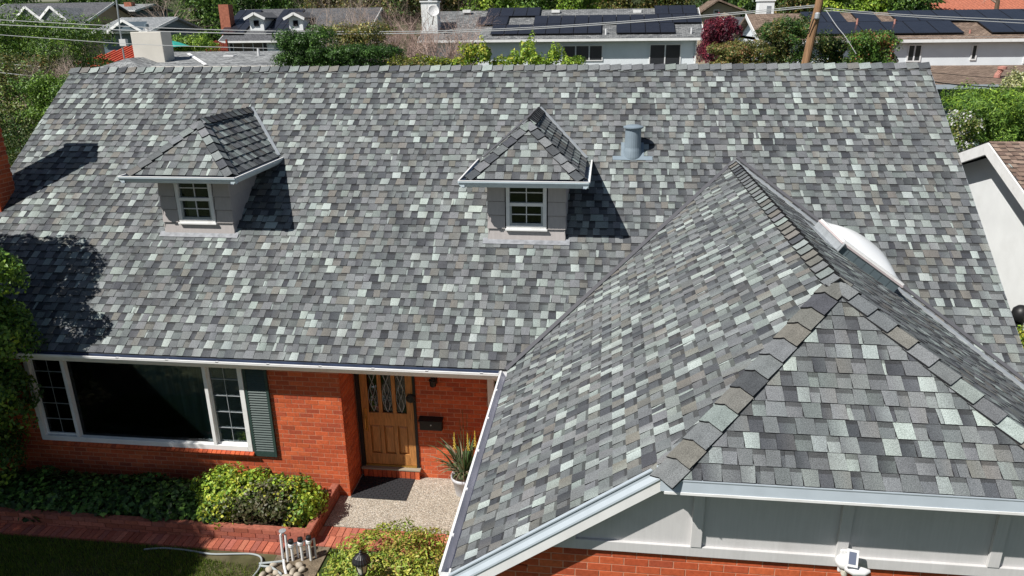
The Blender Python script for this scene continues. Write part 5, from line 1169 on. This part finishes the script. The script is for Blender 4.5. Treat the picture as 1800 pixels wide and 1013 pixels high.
    for k, x in enumerate((A.x-.12, B.x+.02)): MB().box((x, 37.95, ZG), (x+.1, 38.07, B.z+.05)).build('post', M_REDWOOD, T)
    T = thing('radio_mast', 'thin grey metal mast with white box at the upper left', 'mast', at(215, 82, 25)); a, c = at(215, 82, 25), at(203, -12, 25); MB().tube([a-V((0, 0, 3)), a, c], .035, 8).build('mast_tube', M_METAL, T); A, B = at(213, 81, 25), at(222, 69, 25); MB().box((A.x, 24.9, A.z), (B.x, 25.1, B.z)).build('box', M_PVC, T)
neighbours()

def utilities():
    a, c = at(1416, 112, 19), at(1444, -14, 19); d = (c-a).normalized(); base = a-d*((a.z-ZG)/d.z)
    T = thing('utility_pole', 'leaning weathered brown wooden utility pole behind the ridge', 'pole', base)
    MB().tube([base, a, c, c+d*2.0], [.17, .145, .125, .11], 14).build('pole_shaft', M_POLE, T); MB().box((c.x-1.2, 18.75, c.z+1.2), (c.x+1.2, 18.87, c.z+1.34)).build('cross_arm', M_POLE, T)
    b = MB(); p = at(1437, 30, 18.8); b.tube([at(1421, 60, 18.85), at(1430, 35, 18.8), at(1450, 14, 18.85), at(1462, 12, 18.9)], .02, 5); b.build('drop_cable', M_BLACK, T); b = MB(); b.lathe(at(1436, 34, 18.8), [(.07, 0), (.09, .03), (.09, .18), (.05, .22)], 10); b.build('splice_box', M_METAL, T)
    grey = mat('wire_grey', (.45, .46, .46), .5); blk = mat('wire_black', (.02, .02, .02), .5)
    def wire(label, pts, m, r):
        P = [at(px, py, Y) for px, py, Y in pts]; fine = []
        for i in range(len(P)-1):
            p0, p1, p2, p3 = P[max(i-1, 0)], P[i], P[i+1], P[min(i+2, len(P)-1)]
            for k in range(8):
                t = k/8; fine.append(.5*((2*p1)+(p2-p0)*t+(2*p0-5*p1+4*p2-p3)*t*t+(-p0+3*p1-3*p2+p3)*t**3))
        fine.append(P[-1]); tag(MB().tube(fine, r, 5).build('overhead_wire', m), label, 'wire', 'overhead wires')
    wire('uppermost pale overhead wire sagging from left edge to pole', [(-60, 32, 19), (300, 50, 19), (620, 56, 19), (900, 50, 19), (1200, 30, 19), (1436, 9, 19)], grey, .013)
    wire('second pale overhead wire just below the uppermost one', [(-60, 41, 19), (300, 56, 19), (620, 60, 19), (900, 53, 19), (1200, 33, 19), (1436, 12, 19)], grey, .015)
    wire('third overhead wire crossing the left tree to the stucco chimney', [(-60, 57, 19), (90, 68, 19), (240, 78, 19), (420, 84, 19), (520, 86, 19.5)], grey, .011)
    wire('fourth overhead wire ending in the left tree', [(-60, 107, 18.5), (30, 114, 18.5), (70, 118, 18.7)], grey, .013)
    wire('lowest overhead wire at left above the bare shrub', [(-60, 122, 17.5), (20, 130, 17.5), (80, 137, 17.8)], grey, .015)
    wire('upper overhead wire running from the pole to the right edge', [(1444, 14, 19), (1560, 24, 19), (1690, 31, 19), (1870, 38, 19)], grey, .012)
    wire('lower overhead wire running from the pole to the right edge', [(1444, 18, 19), (1560, 27, 19), (1690, 35, 19), (1870, 45, 19)], grey, .012)
    wire('thick black cable sagging across the lower brown roof', [(1560, 128, 15), (1640, 144, 15), (1720, 152, 15), (1870, 160, 15)], blk, .018)
    wire('thin black cable above the lower brown roof', [(1560, 120, 16), (1650, 129, 16), (1760, 138, 16), (1870, 143, 16)], blk, .008)
    wire('steel guy wire slanting down right from the pole', [(1450, 15, 18.9), (1470, 45, 18.5), (1486, 65, 18.2), (1505, 95, 18)], grey, .010)
    wire('dark service wire from the pole toward the white house', [(1436, 62, 18.9), (1330, 74, 24), (1237, 66, 34)], blk, .008)
utilities()

# ------------------------------------------------------------------ background trees and shrubs
def bare_shrub(name, label, px0, px1, pt, pb, Y, n, m, group, depth=3):
    A, B = at(px0, pb, Y), at(px1, pt, Y); T = thing(name, label, 'shrub', ((A.x+B.x)/2, Y, ZG), group); b = MB(); H = B.z-A.z; bz = A.z-.5
    c0 = (A.x+B.x)/2; tr = MB(); tr.tube([(c0, Y, ZG), (c0, Y, bz+.2)], [.12, .09], 6); 
    for i in range(int(n*1.9)):
        x = random.uniform(A.x+.15*(B.x-A.x), B.x-.15*(B.x-A.x)); branches(b, (x, Y+random.uniform(-.8, .8), bz+random.uniform(-.1, .3*H)), ((x-c0)*.25+random.gauss(0, .25), random.gauss(0, .25), 1), H*random.uniform(.45, .8), .024, depth, .6, 3)
    tr.build('trunk', M_BARK, T); b.build('branches', m, T, kind='stuff'); return T
def greenery():
    tg = 'trees and shrubs behind the house'
    def sh(name, label, cat, px0, px1, pt, pb, Y, k, n, size, pal, tr=.07, amp=.18, aspect=.5, shell=.45, clump=1.4, depth=None, rag=False): 
        return tree(name, label, cat, blobs_at(px0, px1, pt, pb, Y, k, depth, rag), ZG, int(n*1.9), size, pal, tr, tg, amp, shell, aspect, clump)
    # left side
    b = blobs_at(-40, 60, 18, 150, 21, 2)+blobs_at(50, 178, 28, 150, 21.5, 3)+blobs_at(-20, 130, 70, 170, 20.5, 3)
    tree('feathery_tree', 'large feathery green conifer at the upper left', 'tree', b, ZG, 48000, .13, G_MID[:3]+G_LIME[:3]+G_DARK[:2], .18, tg, .2, .5, .3, 1.1)
    sh('holly_shrub', 'dark glossy shrub beside the left rake of the roof', 'shrub', -70, 105, 130, 430, 14.5, 4, 19000, .085, G_DARK+G_OLIVE[:3]+G_LIME[1:3], depth=1.1)
    sh('bright_shrub', 'bright green leafy shrub touching the left end of the ridge', 'shrub', 70, 128, 128, 215, 13.6, 2, 5200, .085, G_MID+G_LIME[:2], depth=.7)
    bare_shrub('bare_shrub', 'grey bare twiggy shrub above the left end of the ridge', 60, 135, 85, 150, 17.5, 16, M_TWIG, tg)
    sh('mixed_shrub', 'olive green shrub under the wires left of the bare shrub', 'shrub', -70, 100, 92, 190, 19.2, 4, 9000, .10, G_OLIVE+G_MID[:3], depth=1.2)
    # behind the ridge, left to right
    sh('round_shrub', 'rounded lime green shrub beside the red garden gate', 'shrub', 308, 368, 62, 100, 36, 2, 2600, .14, G_LIME, depth=1.2)
    sh('evergreen_shrub', 'tall dark evergreen shrub right of the dormer house', 'shrub', 498, 575, 50, 130, 17.2, 3, 11000, .075, G_DARK+G_MID[:3], depth=.9)
    sh('evergreen_hedge', 'low dark evergreen hedge along the ridge behind the roof', 'shrub', 560, 705, 78, 130, 17.0, 5, 11000, .075, G_DARK+G_MID[:2], depth=.8)
    sh('variegated_shrub', 'yellow edged variegated shrub rising behind the dark hedge', 'shrub', 588, 690, 38, 110, 19.5, 3, 5200, .085, G_OLIVE+[(.30, .27, .09), (.36, .33, .13)], depth=.9)
    bare_shrub('bare_tree', 'pale brown bare branched tree before the dormer house roof', 545, 650, -5, 100, 26, 22, M_TWIG, tg)
    bare_shrub('reddish_bare_shrub', 'reddish bare twiggy shrub in front of the white chimney', 650, 745, 10, 120, 23, 26, M_TWIGR, tg)
    bare_shrub('brown_bare_shrub', 'brown bare shrub in front of the solar roof left end', 715, 850, 28, 120, 21, 28, M_TWIGR, tg)
    sh('citrus_tree', 'yellow green citrus tree tops left of the white wall', 'tree', 805, 930, 74, 126, 16.8, 6, 2900, .10, G_YEL+G_LIME, depth=.5, rag=True, amp=.3)
    sh('young_citrus_tree', 'slim citrus tree with bright leaves before the white wall', 'tree', 928, 982, 72, 126, 16.5, 3, 900, .10, G_LIME+G_YEL[:2], depth=.4, rag=True, amp=.3)
    sh('small_citrus_tree', 'small citrus sprig below the wide background window', 'tree', 990, 1020, 98, 128, 16.3, 1, 500, .10, G_LIME+G_YEL[:2], depth=.4, tr=.03)
    sh('yellow_groundcover_shrub', 'yellow green low shrub below the bare twigs', 'shrub', 700, 800, 100, 130, 16.6, 3, 2600, .08, G_YEL[:3]+G_OLIVE, depth=.5)
    sh('purple_plum_tree', 'dark purple leaved plum tree right of the white house', 'tree', 1228, 1305, 28, 125, 27, 3, 9000, .12, G_PURP, amp=.22, depth=1.5)
    sh('bronze_shrub', 'olive and bronze leaved shrub below the purple tree', 'shrub', 1255, 1350, 70, 130, 18.5, 3, 8000, .08, G_OLIVE+[(.16, .085, .04)], depth=.9)
    sh('photinia_tree', 'tall mixed green photinia left of the utility pole', 'tree', 1335, 1430, 28, 130, 20.0, 3, 9500, .085, G_OLIVE+G_DARK+G_MID[:2], depth=1.)
    sh('photinia_shrub', 'loose green shrub right of the utility pole', 'shrub', 1430, 1500, 60, 130, 20.5, 2, 5000, .085, G_DARK+G_OLIVE+G_MID[:2], amp=.28, depth=.9)
    sh('red_tip_shrub', 'red tipped rounded photinia at the right end of the ridge', 'shrub', 1492, 1576, 52, 130, 19.0, 3, 9000, .08, G_DARK+G_MID+[(.17, .06, .03)], depth=1.)
    # right side
    sh('fern_leaf_tree', 'feathery bright green tree beyond the right rake', 'tree', 1668, 1850, 150, 275, 14.5, 4, 17000, .10, G_LIME[:3]+G_MID[1:], aspect=.28, amp=.22, depth=1.2)
    sh('variegated_tree', 'cream edged leafy tree at the right frame edge', 'tree', 1755, 1850, 128, 225, 16.5, 3, 6500, .10, [(.10, .13, .04), (.25, .26, .11), (.40, .38, .20), (.05, .08, .02)], depth=1.)
    T = tree('white_flower_shrub', 'shrub with white blossom clusters beside the right rake', 'shrub', blobs_at(1655, 1720, 195, 285, 13.6, 3, .6), ZG, 4200, .075, [(.05, .09, .02), (.08, .13, .03), (.42, .42, .38), (.07, .11, .02), (.16, .16, .05), (.05, .08, .02)], .05, tg)
    sh('corner_plant', 'small yellow green plant in the side yard at the right edge', 'plant', 1785, 1830, 575, 640, 3.0, 2, 700, .06, G_YEL+G_DARK, depth=.35, tr=.02)
    # far row: individual crowns closing the horizon
    far = [(-60, 40, -30, 40, 72, 0), (120, 190, -25, 25, 80, 1), (150, 180, 15, 35, 62, 2), (215, 300, -20, 30, 85, 0), (330, 400, -40, 85, 62, 1), (390, 470, -40, 30, 72, 0), (455, 560, -45, 25, 74, 1), (540, 640, -50, 30, 70, 4), (600, 700, -40, 30, 66, 4), (680, 770, -45, 40, 64, 3), (755, 830, -40, 30, 66, 3), (820, 920, -40, 25, 62, 2), (900, 1000, -45, 22, 70, 1), (985, 1060, -35, 30, 66, 2), (1040, 1130, -40, 26, 75, 4), (1120, 1240, -40, 26, 70, 3), (1225, 1300, -45, 12, 84, 0), (1290, 1345, -40, 50, 66, 1), (1350, 1430, -40, 40, 60, 3), (1400, 1510, -45, 30, 62, 2), (1490, 1580, -40, 28, 66, 2), (1560, 1650, -45, 30, 64, 1), (1630, 1720, -50, 10, 95, 0), (1700, 1860, -60, 6, 100, 1)]
    pals = [G_DARK+G_MID[:2], G_MID+G_DARK[:2], G_LIME, G_OLIVE+G_MID[:2], G_OLIVE+[(.17, .11, .07)]]
    looks = ['dark green', 'leafy mid green', 'bright lime green', 'olive green', 'brownish olive']
    for i, (a, c, t, bt, Y, p) in enumerate(far):
        place = ('above the long dark roof', 'beyond the dark roof ridge end', 'between the two far left roofs', 'over the orange chimney', 'left of the dormer house chimney', 'above the dormer house ridge left', 'above the dormer house ridge right', 'behind the bare tree top', 'behind the bare tree and shrub', 'left of the white chimney', 'right of the white chimney', 'above the left solar panels', 'above the solar roof gap', 'above the solar roof middle', 'above the second roof vent', 'above the right solar panels', 'above the tan gable', 'left of the panelled chimney', 'right of the panelled chimney', 'behind the utility pole top', 'right of the utility pole top', 'left of the clay tile roof', 'over the clay tile roof left', 'over the clay tile roof right')[i]
        tree('background_tree', f'{looks[p]} tree crown {place}', 'tree', blobs_at(a, c, t, bt+18, Y, 3), ZG, 9000, .27, pals[p], .22, tg, .25, .5, .55, .6)
    for i, (a, c, t, bt, Y, lb) in enumerate(((232, 335, -20, 75, 58, 'spreading bare brown tree behind the stucco chimney'), (1690, 1800, -30, 15, 60, 'bare thin branched tree before the clay tile roof'))):
        A, B = at(a, bt, Y), at(c, t, Y); x = (A.x+B.x)/2; T = thing('bare_tree', lb, 'tree', (x, Y, ZG), tg); m = MB(); m.tube([(x+.6, Y, ZG), (x+.5, Y, A.z+.5), (x+.2, Y, A.z+1.2)], [.22, .17, .12], 7); m.build('trunk', M_BARK, T); m = MB()
        for k in range(15 if i == 0 else 7): branches(m, (x+.3, Y, A.z+.3+random.random()), (random.gauss(0, .9), random.gauss(0, .5), .8), (B.z-A.z)*random.uniform(.4, .6), .05, 3, .6, 3)
        m.build('branches', M_TWIG, T, kind='stuff')
greenery()
